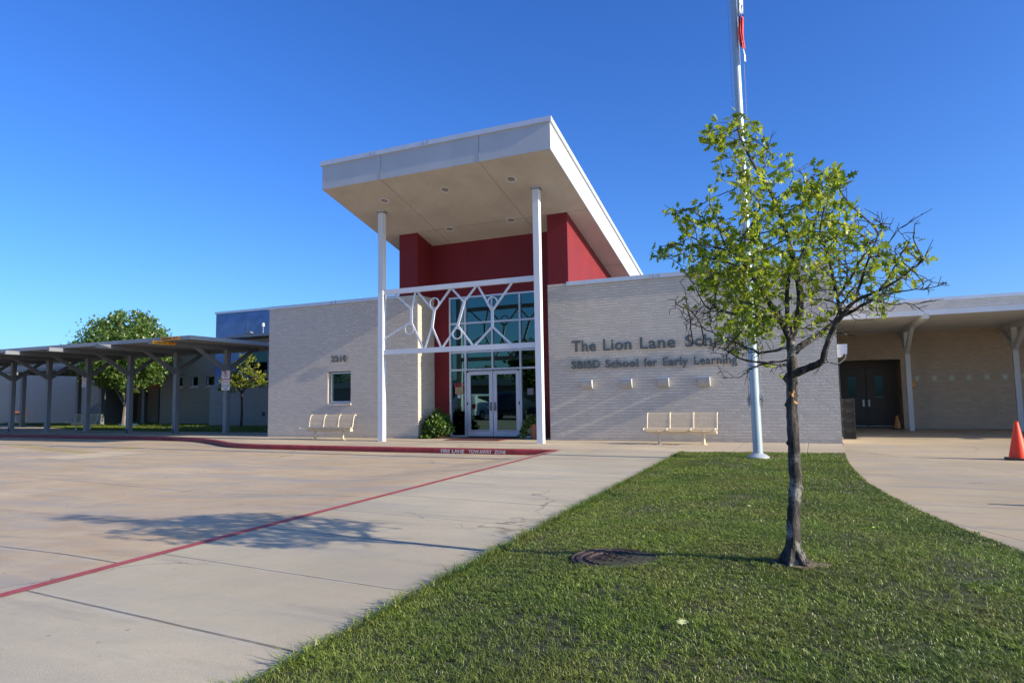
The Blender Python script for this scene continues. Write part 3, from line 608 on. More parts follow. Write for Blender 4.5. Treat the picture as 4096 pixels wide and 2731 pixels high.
# signs on the glass
t = text('2210', 1, 'sign_red', 'door_number', None, at(-11.11, YB+.026, 1.67), width=.37, capz=.125, ext=.001, bold=.02, loc=(-10.92, YB, 1.66)); tag(t, 'red number 2210 stuck on the glass beside the left door', 'number decal')
g = thing('glass_notice', 'tan notice with dark print lines on the glass left of the doors', 'notice', (-10.92, YB+.02, 1.42))
B(-11.06, -10.78, YB+.02, YB+.026, 1.42, 1.65).build('board', 'tan_sign', g); B(-11.06, -10.78, YB+.016, YB+.02, 1.42, 1.442).build('red_strip', 'sign_red', g)
k = MB()
for i in range(7):
    if i != 3: k.box(-11.03+.01*(i % 2), -10.81-.012*(i % 3), YB+.017, YB+.02, 1.462+i*.026, 1.470+i*.026)
k.box(-11.06, -10.78, YB+.017, YB+.02, 1.538, 1.542); k.build('print', 'sign_black', g)
g = thing('smoking_sign', 'small white no smoking sticker with black ring under the tan notice', 'sticker', (-10.92, YB+.02, 1.29))
B(-10.97, -10.87, YB+.02, YB+.026, 1.29, 1.415).build('board', 'sign_white', g)
k = MB(); vs = []; n = 16
for rr in (.032, .022): vs += [(-10.92+rr*math.cos(2*math.pi*i/n), YB+.017, 1.37+rr*math.sin(2*math.pi*i/n)) for i in range(n)]
k.add(vs, [(i, (i+1) % n, n+(i+1) % n, n+i) for i in range(n)]).box(-10.95, -10.89, YB+.017, YB+.02, 1.305, 1.312).bar((-10.94, YB+.018, 1.39), (-10.90, YB+.018, 1.35), .002, .008); k.build('mark', 'sign_black', g)
tag(B(-8.42, -8.21, YB+.02, YB+.026, 1.36, 1.565).build('paper_notice', plain('grey_paper', (.22, .21, .23), .8), loc=None), 'square grey paper notice on the glass right of the doors', 'notice')
g = thing('doormat', 'dark entrance mat with red border in front of the glass doors', 'doormat', (-9.5, 18.5, 0))
MB().prism([(-10.5, 18.0), (-8.6, 18.0), (-8.65, 19.55), (-10.7, 19.55)], .002, .014, 2).build('border', 'matred', g)
MB().prism([(-10.4, 18.08), (-8.69, 18.08), (-8.74, 19.47), (-10.6, 19.47)], .0, .018, 2).build('pile', 'mat', g)

# ------------------------------------------------------------------ benches
def make_bench():
    t = thing('bench', 'x', 'bench', (0, 0, 0), 'cream rod benches')
    seat = [(-.40, .375), (-.385, .40), (-.34, .418), (-.27, .418), (-.19, .405), (-.11, .388), (-.03, .378), (.03, .385)]
    back = [(.03, .385), (.06, .43), (.075, .50), (.088, .58), (.105, .66), (.13, .73), (.165, .785), (.205, .81), (.24, .80), (.255, .775)]
    def resamp(pl, step):
        out = []; P = [Vector(p) for p in pl]; acc = 0
        for a, b in zip(P[:-1], P[1:]):
            L = (b-a).length; s = acc
            while s < L: out.append(a+(b-a)*(s/L)); s += step
            acc = s-L
        return out
    for nm, pl in (('seat', seat), ('backrest', back)):
        k = MB()
        for q in resamp(pl, .031):
            for s in range(3): k.tube([(-.9+s*.605+.012, q.x, q.y), (-.9+s*.605+.578, q.x, q.y)], .0072, 6)
        k.build(nm, 'bench', t, smooth=True)
    for s in range(3):
        for x in (-.9+s*.605, -.9+s*.605+.585): MB().tube([(x, a, b) for a, b in seat+back[1:]], .015, 8).build('side_frame', 'bench', t, smooth=True)
    MB().prism([(-.09, .27), (.05, .27), (.065, .285), (.065, .335), (.05, .35), (-.09, .35), (-.105, .335), (-.105, .285)], -.88, .9, 0).build('beam', 'bench', t)
    for x in (-.57, .57):
        l = MB().tube([(x, -.02, .01), (x, -.02, .28)], .036, 14).build('leg', 'bench', t, smooth=True)
        MB().lathe((x, -.02, 0), [(.085, 0), (.085, .015), (.04, .02)], 16).build('foot_plate', 'bench', l)
        MB().bar((x, -.25, .352), (x, .04, .352), .03, .014).build('bracket', 'bench', t)
    return t
bn = make_bench(); bn.location = (-14.66, 17.72, 0); bn['label'] = 'cream rod bench against the brick wall below the small window'
copytree(bn, (-3.22, 17.72, 0), 'cream rod bench against the brick wall below the lettering, between column and flagpole')
copytree(bn, (-33.75, 22.0, 0), 'shaded bench under the long walkway canopy')

# ------------------------------------------------------------------ foliage tools
def leaves(cen, size, nrm_bias=0, outline='oak', jitter=1.0):
    """one little bent leaf per centre; each its own island"""
    n = len(cen)
    if outline == 'oak': P = np.array([(0, 0), (.06, .16), (.27, .26), (.11, .38), (.37, .56), (.12, .62), (.22, .84), (.06, .84), (0, 1.05), (-.06, .84), (-.22, .84), (-.12, .62), (-.37, .56), (-.11, .38), (-.27, .26), (-.06, .16)])
    elif outline == 'oval': P = np.array([(0, 0), (.30, .25), (.34, .6), (0, 1.0), (-.34, .6), (-.30, .25)])
    elif outline == 'heart': P = np.array([(0, .06), (.30, -.05), (.5, .2), (.38, .6), (0, 1.0), (-.38, .6), (-.5, .2), (-.30, -.05)])
    else: P = np.array([(-.04, 0), (.04, 0), (.035, .6), (0, 1), (-.035, .6)])
    k = len(P)
    d = rng.normal(size=(n, 3)); d[:, 2] -= .25; d /= np.linalg.norm(d, axis=1)[:, None]
    u = rng.normal(size=(n, 3)); 
    if nrm_bias: u = np.cross(d, np.array([0, 0, 1.]))+rng.normal(size=(n, 3))*.5
    u -= d*(u*d).sum(1)[:, None]; u /= np.linalg.norm(u, axis=1)[:, None]; w = np.cross(d, u)
    s = (size*rng.uniform(.65, 1.3, n))[:, None, None]; fold = rng.uniform(.1, .45, n)[:, None, None]; curl = rng.uniform(-.35, .1, n)[:, None, None]
    X = P[None, :, 0, None]; Y = P[None, :, 1, None]
    V = cen[:, None, :]+s*(X*u[:, None]+Y*d[:, None]+(np.abs(X)*fold+Y*Y*curl)*w[:, None])
    # fan around midrib point
    mid = cen[:, None, :]+s*(.5*d[:, None]+.25*curl*w[:, None]); V = np.concatenate([V, mid], 1)
    f = np.array([(i, (i+1) % k, k) for i in range(k)]); F3 = (np.arange(n)[:, None, None]*(k+1)+f[None]).reshape(-1, 3)
    return V.reshape(-1, 3), np.zeros((0, 4), int), F3
def inlobe(n, c, r, shell=.0):
    d = rng.normal(size=(n, 3)); d /= np.linalg.norm(d, axis=1)[:, None]; q = rng.random(n)[:, None]**(1/3 if not shell else 1/(3+shell)); return np.array(c)+d*q*np.array(r)

# ------------------------------------------------------------------ foreground young oak
LOB = [(-.44, 3.15, .24, .13, 1), (-.29, 3.01, .14, .13, 1), (-.6, 3.18, .11, .06, 1), (-.42, 3.28, .05, .06, 1), (-.45, 2.86, .15, .16, 1), (-.33, 2.71, .14, .14, 1), (-.02, 2.63, .27, .17, 1), (.15, 2.7, .14, .08, 1), (-.29, 2.45, .34, .19, 1), (.05, 2.41, .26, .19, 1), (-.86, 2.61, .12, .05, 1), (-.91, 2.32, .15, .06, 1), (-.59, 2.36, .22, .16, 1), (-.21, 2.16, .35, .22, 1), (-.6, 2.1, .16, .13, 1), (-.4, 1.92, .22, .16, 1), (.26, 2.26, .19, .13, .9), (.46, 2.09, .24, .13, .8), (.59, 2.09, .1, .09, 1), (.27, 1.96, .22, .16, .4), (.41, 1.94, .18, .13, .55), (.44, 1.77, .07, .04, 1), (-.48, 1.69, .16, .08, 1), (-.29, 1.76, .16, .16, .9), (-.03, 1.87, .19, .22, .35),
       (-.62, 1.98, .2, .13, .8), (-.52, 2.2, .22, .12, 1), (-.36, 2.04, .24, .14, 1), (.16, 2.5, .2, .12, 1), (-.74, 2.5, .1, .06, 1), (-.78, 2.2, .12, .06, .9), (.3, 2.1, .2, .12, .45), (.55, 1.98, .14, .08, .9), (-.12, 2.9, .08, .06, .6),
       (-.72, 1.8, .2, .12, 0), (.2, 1.92, .2, .14, 0), (.5, 2.22, .18, .12, 0), (.36, 1.8, .2, .08, 0), (.08, 2.02, .12, .12, .1), (-.45, 1.56, .2, .05, .1), (-.65, 1.59, .16, .06, 0), (.38, 2.32, .14, .13, 0), (.66, 1.92, .14, .06, 0), (.1, 1.68, .13, .1, .05), (-.79, 2.05, .1, .1, 0), (-.25, 1.42, .1, .06, .1), (.7, 2.1, .06, .06, .3), (-.24, 2.89, .06, .13, 0)]
BR = [([(-.195, .08), (-.195, .13), (-.19, .20), (-.18, .32), (-.175, .44), (-.155, .6), (-.15, .73), (-.15, .97), (-.15, 1.18), (-.14, 1.36), (-.135, 1.48), (-.14, 1.63), (-.15, 1.81)], [0]*13, [.086, .072, .052, .045, .042, .040, .039, .038, .036, .036, .033, .026, .014]),
      ([(-.14, 1.39), (-.03, 1.43), (.05, 1.47), (.08, 1.56), (.13, 1.68), (.18, 1.75), (.26, 1.84), (.39, 1.89), (.52, 1.96), (.65, 2.07)], [0, -.03, -.06, -.09, -.13, -.16, -.2, -.24, -.27, -.3], [.030, .025, .022, .020, .018, .015, .012, .009, .006, .003]),
      ([(-.14, 1.52), (-.08, 1.58), (.01, 1.64), (.1, 1.71), (.17, 1.79), (.2, 1.9)], [0, .04, .1, .17, .24, .3], [.028, .024, .021, .018, .013, .008]),
      ([(-.14, 1.63), (-.2, 1.79), (-.28, 1.92), (-.36, 2.08), (-.45, 2.21)], [0, -.06, -.13, -.2, -.28], [.024, .02, .016, .012, .006]),
      ([(-.14, 1.63), (-.09, 1.75), (-.06, 1.93), (-.09, 2.18), (-.14, 2.43), (-.21, 2.66), (-.31, 2.87), (-.41, 3.14), (-.42, 3.3)], [0, .01, .02, .01, 0, -.02, -.02, .0, .01], [.03, .026, .023, .019, .015, .012, .009, .005, .003]),
      ([(-.15, 1.81), (-.13, 2.06), (-.01, 2.29), (.08, 2.53), (.15, 2.69)], [0, .08, .15, .18, .2], [.016, .013, .011, .008, .004]),
      ([(.18, 1.75), (.15, 1.97), (.12, 2.19), (.07, 2.34)], [-.16, -.15, -.1, -.08], [.012, .010, .007, .004]),
      ([(.26, 1.84), (.34, 2.07), (.41, 2.24)], [-.2, -.26, -.3], [.010, .007, .004]),
      ([(-.2, 1.79), (-.38, 1.80), (-.5, 1.84), (-.68, 1.92)], [-.06, .05, .12, .2], [.012, .009, .006, .003]),
      ([(-.14, 1.45), (-.3, 1.47), (-.45, 1.50), (-.58, 1.58), (-.76, 1.62)], [0, -.08, -.14, -.18, -.2], [.010, .008, .006, .004, .002])]
def colonize(seeds, parents, attr, step=.034, infl=.55, kill=.045, iters=90):
    N = [np.array(s) for s in seeds]; par = list(parents); A = np.array(attr); alive = np.ones(len(A), bool)
    near = np.full(len(A), -1); nd = np.full(len(A), 1e9)
    newi = 0
    for it in range(iters):
        P = np.array(N[newi:]);
        if len(P) == 0: break
        d = np.linalg.norm(A[:, None]-P[None], axis=2); j = d.argmin(1); dm_ = d[np.arange(len(A)), j]; u = dm_ < nd
        near[u] = j[u]+newi; nd[u] = dm_[u]; alive &= nd > kill
        newi = len(N); g = {}
        for i in np.where(alive & (nd < infl))[0]: g.setdefault(near[i], []).append(i)
        for k, ids in g.items():
            v = (A[ids]-N[k]); v /= np.linalg.norm(v, axis=1)[:, None]; v = v.sum(0)+rng.normal(0, .28, 3); L = np.linalg.norm(v)
            if L < 1e-6: continue
            p = N[k]+v/L*step; N.append(p); par.append(k)
        if newi == len(N): break
    return np.array(N), par
tr = thing('young_oak_tree', 'young lobed-leaf tree with slim dark trunk on the lawn in front of the wall', 'tree', (TB[0], TB[1], .1))
tm = MB(); seeds = []; pars = []
for bi, (pl, dy, rad) in enumerate(BR):
    P = [Vector((a, TB[1]+d, b)) for (a, b), d in zip(pl, dy)]
    Q = []; RR = []
    for i in range(len(P)-1):
        ns = 5
        for s in range(ns):
            t_ = s/ns; p0, p1, p2, p3 = P[max(i-1, 0)], P[i], P[i+1], P[min(i+2, len(P)-1)]
            q = .5*((2*p1)+(p2-p0)*t_+(2*p0-5*p1+4*p2-p3)*t_*t_+(3*p1-p0-3*p2+p3)*t_**3); r_ = rad[i]+(rad[i+1]-rad[i])*t_
            q += Vector((random.gauss(0, 1), random.gauss(0, 1), 0))*r_*.035; Q.append(q); RR.append(r_*(1+random.gauss(0, .04)))
    Q.append(P[-1]); RR.append(rad[-1]); tm.tube(Q, RR, 14 if bi == 0 else 8)
    prev = -1
    for i, q in enumerate(Q):
        if q.z > 1.42 and (i % 2 == 0): pars.append(prev); prev = len(seeds); seeds.append(tuple(q))
rng = np.random.default_rng(5); random.seed(21)
TW = [([(-.14, 1.57), (-.34, 1.54), (-.54, 1.64), (-.68, 1.72), (-.86, 1.82)], .010, -.1), ([(-.15, 1.5), (-.35, 1.46), (-.42, 1.42), (-.48, 1.38), (-.6, 1.38)], .007, -.12), ([(-.25, 1.74), (-.35, 1.8), (-.64, 1.84), (-.73, 1.83), (-.82, 1.77)], .007, -.18), ([(-.24, 1.83), (-.42, 1.92), (-.6, 1.93), (-.73, 1.9), (-.84, 1.86)], .006, .1),
      ([(-.01, 1.46), (.04, 1.46), (.09, 1.46), (.16, 1.45)], .006, -.05), ([(.15, 1.73), (.29, 1.82), (.42, 1.88), (.64, 1.89), (.76, 1.91)], .009, -.25), ([(.33, 1.87), (.51, 1.8), (.67, 1.8)], .005, -.28), ([(.11, 1.65), (.19, 1.65), (.25, 1.63)], .005, -.15), ([(.17, 1.88), (.29, 2.08), (.36, 2.19), (.44, 2.3), (.42, 2.41)], .008, -.2), ([(.34, 2.02), (.43, 2.15), (.52, 2.26), (.59, 2.3)], .006, -.3),
      ([(-.34, 1.54), (-.47, 1.58), (-.59, 1.54)], .005, -.12), ([(-.54, 1.64), (-.65, 1.62)], .004, -.12), ([(-.27, 2.83), (-.21, 2.95), (-.22, 3.03)], .004, 0), ([(.01, 2.72), (-.02, 2.84), (.02, 2.87)], .004, .15), ([(-.44, 2.34), (-.62, 2.49), (-.77, 2.62), (-.93, 2.59)], .008, -.1), ([(-.45, 2.18), (-.69, 2.27), (-.91, 2.32), (-1.04, 2.3)], .008, .1), ([(.53, 2.0), (.63, 2.05), (.69, 2.13)], .006, -.3), ([(.2, 1.9), (.24, 2.1), (.20, 2.3)], .006, -.1), ([(.4, 1.9), (.5, 2.05), (.52, 2.18)], .006, -.2)]
twl = []
for pl_, r0_, dy_ in TW:
    P = [Vector((a, TB[1]+dy_*(.3+.7*i/(len(pl_)-1)), b)) for i, (a, b) in enumerate(pl_)]; Q = []
    for i in range(len(P)-1):
        for q in range(5): Q.append(P[i].lerp(P[i+1], q/5)+Vector((random.gauss(0, .004), random.gauss(0, .01), random.gauss(0, .005))))
    Q.append(P[-1]); n_ = len(Q); tm.tube(Q, [max(.0018, r0_*(1-.82*i/(n_-1))) for i in range(n_)], 6); twl.append(P[-1])
    for i in range(3, n_-1, 1):
        if random.random() < .62:
            d = (Q[i+1]-Q[i-1]).normalized(); sd = Vector((random.gauss(0, 1), random.gauss(0, 1), random.gauss(.3, 1))).normalized(); e = (d*.8+sd*.8).normalized(); L_ = random.uniform(.04, .15)
            mid_ = Q[i]+e*L_*.5+Vector((0, 0, .006)); tm.tube([Q[i], mid_, Q[i]+e*L_+Vector((0, 0, random.uniform(-.01, .03)))], [.0032, .0024, .0016], 4)
            if random.random() < .6: e2 = (e+Vector((random.gauss(0, .7), random.gauss(0, .7), random.gauss(0, .7)))).normalized(); tm.tube([mid_, mid_+e2*L_*.45], [.0022, .0015], 4)
for a in range(6):   # root flare
    an = a*1.05+.3; tm.tube([(TB[0]+math.cos(an)*.03, TB[1]+math.sin(an)*.03, .235), (TB[0]+math.cos(an)*.055, TB[1]+math.sin(an)*.055, .17), (TB[0]+math.cos(an)*.09, TB[1]+math.sin(an)*.09, .128), (TB[0]+math.cos(an)*.14, TB[1]+math.sin(an)*.13, .108)], [.012, .026, .018, .006], 8)
# knots
for z_, an, r_ in ((1.36, 2.6, .022), (1.33, .5, .016), (.92, 3.0, .016), (1.18, 3.3, .014), (.62, .2, .014)):
    tm.tube([(-.15+math.cos(an)*.02, TB[1]+math.sin(an)*-.02, z_-.03), (-.15+math.cos(an)*.036, TB[1]-math.sin(an)*.034, z_), (-.15+math.cos(an)*.02, TB[1]-math.sin(an)*.03, z_+.04)], [r_*.5, r_, r_*.4], 7)
tm.build('trunk', 'bark', tr, smooth=True)
attr = []; leafw = []
for (x, z, rx, rz, lf) in LOB:
    big = rx > .15; ndep = 3 if big else 1
    vol = rx*rz; n = int(34+vol*1150*(1.6 if big else 1)*(1. if lf < .5 else .9))
    dy = (np.array([-.46, .02, .46])+rng.uniform(-.1, .1, 3))*min(1, rx/.18)*(1 if z < 2.55 else .45 if z < 2.8 else .2) if big else [rng.uniform(-.15, .15)]
    for d in dy:
        q = inlobe(max(6, n//ndep), (x, TB[1]+d, z), (rx, min(.42, rx*1.3)*(1 if z < 2.6 else .7), rz)); attr += list(q); leafw += [lf]*len(q)
N, par = colonize(seeds, pars, attr)
ch = {}; [ch.setdefault(p, []).append(i) for i, p in enumerate(par) if p >= 0]
r = np.zeros(len(N)); ns0 = len(seeds)
for i in range(len(N)-1, -1, -1): r[i] = .0019 if i not in ch else min(.02, sum(r[c]**2.5 for c in ch[i])**(1/2.5))
bm_ = MB()
for i, p in enumerate(par):
    if i < ns0: continue
    a, b = Vector(N[p]), Vector(N[i]); d = (b-a)
    if d.length < 1e-5 or p < 0: continue
    r0 = r[i]*1.12 if p < ns0 else min(r[p], r[i]*1.25); b2 = b+d.normalized()*.003; bm_.tube([a, b2], [r0, r[i]], 5, cap=False)
bm_.build('branch', 'twig', tr, smooth=True)
AT = np.array(attr); LW = np.array(leafw); cen = []
for i in range(ns0, len(N)):
    if r[i] > .0052: continue
    j = np.argmin(((AT-N[i])**2).sum(1)); lf = LW[j]
    tip = i not in ch
    pr = lf*(.95 if tip else .42)*(.72 if N[i][0] > .2 else 1)
    kcount = 3 if tip else 2
    for _ in range(kcount):
        if rng.random() < pr: cen.append(N[i]+rng.normal(0, .012, 3))
cen = np.array(cen); print('oak nodes', len(N), 'leaves', len(cen))
V, a, b = leaves(cen, .062, outline='oak'); o = npmesh('crown', V-np.array([TB[0], TB[1], .1]), a, b, 'oak', tr)
# orange new sprig on the trunk
V, a, b = leaves(np.array([(-.14+rng.normal(0, .012), TB[1]-.055, 1.25+rng.normal(0, .02)) for _ in range(5)]), .035, outline='oak'); M['sprig'] = plain('orange_sprig', (.55, .26, .06), .6)
npmesh('sprig', V-np.array([TB[0], TB[1], .1]), a, b, 'sprig', tr)

# ------------------------------------------------------------------ other trees and plants
def simple_tree(name, label, base, trunk, lobes, nleaf, size, lm_, bk, group=None, outline='oval', shell=1.5):
    t = thing(name, label, 'tree', base, group); k = MB()
    for pts, rad in trunk: k.tube([(base[0]+x, base[1]+y, base[2]+z) for x, y, z in pts], rad, 8)
    vol = [l[3]*l[4]*l[5] for l in lobes]; sv = sum(vol); cs_ = []
    for l, v in zip(lobes, vol):
        n = max(8, int(nleaf*v/sv)); c = np.array([base[0]+l[0], base[1]+l[1], base[2]+l[2]])
        # clumps within the lobe give uneven light and gaps
        nc = max(4, n//26); cc = inlobe(nc, c, (l[3], l[4], l[5]), shell); q = cc[rng.integers(0, nc, n)]+rng.normal(size=(n, 3))*np.array([l[3], l[4], l[5]])*.13; cs_.append(q)
        tip = trunk[-1][0][-1] if len(trunk) == 1 else trunk[rng.integers(1, len(trunk))][0][-1]
        for e in cc[:: max(1, nc//7)]:
            s_ = Vector((base[0]+tip[0], base[1]+tip[1], base[2]+tip[2])); mth = (s_+Vector(e))/2+Vector((0, 0, -.08)); k.tube([s_, mth, Vector(e)], [trunk[-1][1][-1]*.8, trunk[-1][1][-1]*.45, trunk[-1][1][-1]*.15], 5)
    k.build('trunk', bk, t, smooth=True)
    V, a, b = leaves(np.concatenate(cs_), size, outline=outline); npmesh('crown', V-np.array(base), a, b, lm_, t); return t
lb = [(-.2, 0, 4.3, 2.7, 2.3, 1.8), (-1.5, 0, 5.4, 1.3, 1.3, 1.0), (.4, 0, 5.6, 1.5, 1.4, 1.0), (1.5, 0, 4.1, 1.5, 1.4, 1.5), (-2.2, 0, 3.9, 1.5, 1.4, 1.2), (.8, -.2, 2.9, 1.7, 1.4, .9), (-1.1, 0, 2.9, 1.4, 1.2, .7), (1.5, 0, 5.1, 1.1, 1.0, .9), (-1.9, 0, 6.1, .45, .45, .5), (0, 0, 6.3, .7, .7, .45)]
simple_tree('pear_tree', 'large round-crowned leafy tree with pale forked trunk behind the walkway canopy', (-36.3, 26.0, 0), [([(0, 0, 0), (.05, 0, .7), (.1, 0, 1.15)], [.17, .14, .13]), ([(.1, 0, 1.1), (.5, 0, 1.7), (1.1, .1, 2.6)], [.11, .08, .05]), ([(.1, 0, 1.1), (-.1, 0, 1.9), (-.2, .1, 3)], [.10, .08, .05]), ([(.1, 0, 1.1), (-.7, .1, 1.9), (-1.5, 0, 2.7)], [.09, .06, .04])], lb, 26000, .14, 'pear', 'barkpale')
simple_tree('sapling', 'thin young yellow-green tree in the grass before the low brick wall', (-26.0, 24.8, 0), [([(0, 0, 0), (.03, 0, .9), (0, 0, 1.75)], [.07, .055, .05]), ([(0, 0, 1.7), (-.4, 0, 2.2), (-.8, 0, 2.7)], [.035, .025, .015]), ([(0, 0, 1.7), (.4, 0, 2.1), (1.0, 0, 2.5)], [.035, .025, .015]), ([(0, 0, 1.7), (.1, 0, 2.5), (.2, 0, 3.3)], [.035, .025, .015])], [(-.7, 0, 2.3, .7, .6, .5), (.7, 0, 2.5, .8, .6, .4), (.2, 0, 3.1, .6, .5, .6), (0, 0, 2.3, .6, .5, .4), (1.2, 0, 2.2, .5, .4, .3), (-1.2, 0, 1.95, .4, .3, .2), (.2, 0, 3.6, .3, .3, .3)], 2300, .10, 'stree', 'twig')
simple_tree('distant_tree', 'distant green tree above the brown fence at the far left', (-112, 60, -.3), [([(0, 0, 0), (0, 0, 3)], [.4, .3])], [(-3, 0, 3.8, 4.5, 3, 2.6), (3, 0, 3.4, 3.5, 3, 2.3), (-9, 0, 4, 5, 3, 2.6)], 7000, .35, 'farleaf', 'twig')
# planters by the door
pl = thing('potted_plant', 'big mound of lime vine with dark spiky leaves left of the doors', 'plant', (-11.2, 19.0, 0), 'potted plants by the doors')
MB().lathe((-11.2, 19.05, 0), [(.20, 0), (.27, .3), (.30, .38), (.27, .39)], 20).build('pot', 'terracotta', pl, smooth=True)
q = np.concatenate([inlobe(1500, (-11.3, 19.0, .36), (.50, .40, .36), 4), inlobe(450, (-11.25, 19.05, .66), (.36, .3, .14), 3), inlobe(220, (-10.95, 18.9, .32), (.28, .25, .2), 3), inlobe(110, (-11.55, 18.66, .07), (.20, .12, .07), 2)])
V, a, b = leaves(q, .085, outline='heart'); npmesh('vine', V-np.array([-11.2, 19.0, 0]), a, b, 'vine', pl)
k = MB()
for i in range(90):
    an = rng.uniform(0, 6.28); e = rng.uniform(.3, 1.35); L = rng.uniform(.25, .5); p0 = Vector((-11.35+rng.normal(0, .05), 19.1+rng.normal(0, .05), .62+rng.random()*.15)); d = Vector((math.cos(an)*math.cos(e), math.sin(an)*math.cos(e), math.sin(e)))
    p1 = p0+d*L*.6; p2 = p0+d*L+Vector((0, 0, -.08)); sd = d.cross(Vector((0, 0, 1))).normalized()*.014
    k.add([p0-sd*.5, p0+sd*.5, p1+sd, p1-sd, p2], [(0, 1, 2, 3), (3, 2, 4)])
k.build('spiky_leaf', 'darkleaf', pl)
pl = thing('potted_plant', 'tall terracotta pot with trailing leaves half hidden by the right porch column', 'plant', (-7.9, 19.1, 0), 'potted plants by the doors')
MB().lathe((-7.9, 19.07, 0), [(.10, 0), (.13, .3), (.155, .42), (.16, .46), (.13, .46)], 20).build('pot', 'terracotta', pl, smooth=True)
q = np.concatenate([inlobe(230, (-7.98, 19.03, .55), (.22, .2, .2), 2), inlobe(110, (-8.2, 18.97, .3), (.12, .12, .24), 1), inlobe(25, (-8.3, 18.95, .08), (.14, .08, .06), 1)])
V, a, b = leaves(q, .075, outline='heart'); npmesh('vine', V-np.array([-7.9, 19.1, 0]), a, b, 'vine', pl)

# ------------------------------------------------------------------ flagpole, flag
fp = thing('flagpole', 'tall silver white flagpole standing at the back of the lawn', 'flagpole', (FP[0], FP[1], .03))
MB().tube([(FP[0], FP[1], .06), (FP[0]-.035, FP[1], 4.5), (FP[0]-.10, FP[1], 13.5)], [.092, .082, .055], 24).build('shaft', 'flagpole', fp, smooth=True)
MB().lathe((FP[0], FP[1], .03), [(.205, 0), (.205, .03), (.17, .06), (.125, .085), (.10, .10)], 28).build('collar', 'pipe', fp, smooth=True)
for s, nm in ((-1, 1), (1, 1)):
    MB().tube([(FP[0]+s*.115, FP[1]-.02, 1.05), (FP[0]+s*.115, FP[1]-.02, 1.27)], .010, 6).bar((FP[0]+s*.07, FP[1]-.02, 1.16), (FP[0]+s*.12, FP[1]-.02, 1.16), .02, .02).build('cleat', 'dark_metal', fp)
k = MB().tube([(FP[0]-.118, FP[1]-.03, 1.25), (FP[0]-.16, FP[1]-.03, 5), (FP[0]-.20, FP[1]-.03, 13.3)], .006, 5).tube([(FP[0]+.115, FP[1]-.03, 1.25), (FP[0]+.055, FP[1]-.03, 13.3)], .004, 5)
for s in (-1, 1):
    for i in range(3): k.tube([(FP[0]+s*.115, FP[1]-.035, 1.25), (FP[0]+s*(.135+.01*i), FP[1]-.035, 1.15), (FP[0]+s*.125, FP[1]-.035, 1.0+.03*i), (FP[0]+s*.105, FP[1]-.035, 1.1), (FP[0]+s*.115, FP[1]-.035, 1.24)], .005, 5)
k.build('halyard', 'rope', fp)
fl = thing('flag', 'limp red, white and blue flag hanging folded against the top of the pole', 'flag', (-1.02, 13.72, 8.9))
def cloth(x0, x1, z0, z1, mat, nm, ph):
    k = MB(); nx_, nz_ = 14, 10
    for j in range(nz_+1):
        for i in range(nx_+1):
            u, v = i/nx_, j/nz_; z = z0+(z1-z0)*v; x = x0+(x1-x0)*(u*.5+.25*(1-math.cos(u*9+ph))*u)+.012*math.sin(v*5+ph); k.v.append((x, 13.72+.05*math.sin(u*14+ph+v*.8), z+.03*math.sin(u*6)))
    for j in range(nz_):
        for i in range(nx_): a = j*(nx_+1)+i; k.f.append((a, a+1, a+nx_+2, a+nx_+1))
    k.build(nm, mat, fl, smooth=True)
cloth(-1.06, -.955, 8.9, 10.3, 'flag_w', 'white_fold', 0); cloth(-1.03, -.945, 8.75, 9.15, 'flag_b', 'blue_fold', 1.2); cloth(-1.05, -.93, 8.22, 8.86, 'flag_r', 'red_fold', 2.2); cloth(-.985, -.95, 7.95, 8.3, 'flag_w', 'white_fold', .5)

# ------------------------------------------------------------------ manhole, cones, crates
zm = float(lawnh(np.float64(MH[0]), np.float64(MH[1])))+.012
mh = thing('manhole_cover', 'round rusty cast iron manhole cover sunk in the lawn left of the tree', 'manhole cover', (MH[0], MH[1], zm-.03))
zm -= .006; mhc = MB().lathe((MH[0], MH[1], zm-.05), [(.335, 0), (.335, .047), (.325, .05), (.32, .04), (.30, .04), (.295, .05), (.262, .05), (.258, .04), (.235, .04), (.23, .05), (.20, .05), (.195, .038), (.05, .038), (.02, .038)], 56)
k = mhc
for i in range(26):
    a = i*2*math.pi/26; k.bar((MH[0]+.205*math.cos(a), MH[1]+.205*math.sin(a), zm-.002), (MH[0]+.226*math.cos(a), MH[1]+.226*math.sin(a), zm-.002), .02, .012)
for i in range(5):
    for j_ in range(6):
        x, y = MH[0]-.13+j_*.05, MH[1]-.09+i*.045
        if (i+j_) % 3: k.box(x, x+.03, y, y+.022, zm-.013, zm+.003)
mhc.build('cover', 'iron', mh, smooth=True)
def cone(x, y, label, mat='orange', h=.69, sc_=1., grp='orange traffic cones'):
    t = thing('traffic_cone', label, 'traffic cone', (x, y, 0), grp); n = 28
    MB().lathe((x, y, .03), [(.155*sc_, 0), (.15*sc_, .02), (.033, h-.05), (.036, h-.045), (.036, h-.035), (.03, h-.03), (.028, h-.03)], n).build('body', mat, t, smooth=True)
    s = .19*sc_; MB().prism([(x-s, y-s*.8), (x-s*.8, y-s), (x+s*.8, y-s), (x+s, y-s*.8), (x+s, y+s*.8), (x+s*.8, y+s), (x-s*.8, y+s), (x-s, y+s*.8)], 0, .035, 2).build('base', 'rubber', t); return t
cone(3.31, 14.95, 'bright orange traffic cone standing in the sun on the right pavement')
cone(3.35, 9.02, 'orange traffic cone on the near right pavement')
M['cone_dull'] = plain('faded_cone_plastic', (.50, .20, .06), .6)
cone(2.5, 26.3, 'small faded cone in the shade beside the brown doors', 'cone_dull', .46, .75)
cr = thing('milk_crate', 'bottom black milk crate of the stack behind the brick corner', 'crate', (.81, 20.7, 0), 'stacked black milk crates')
k = MB(); x0, x1, y0, y1, h = .655, .965, 20.55, 20.85, .272
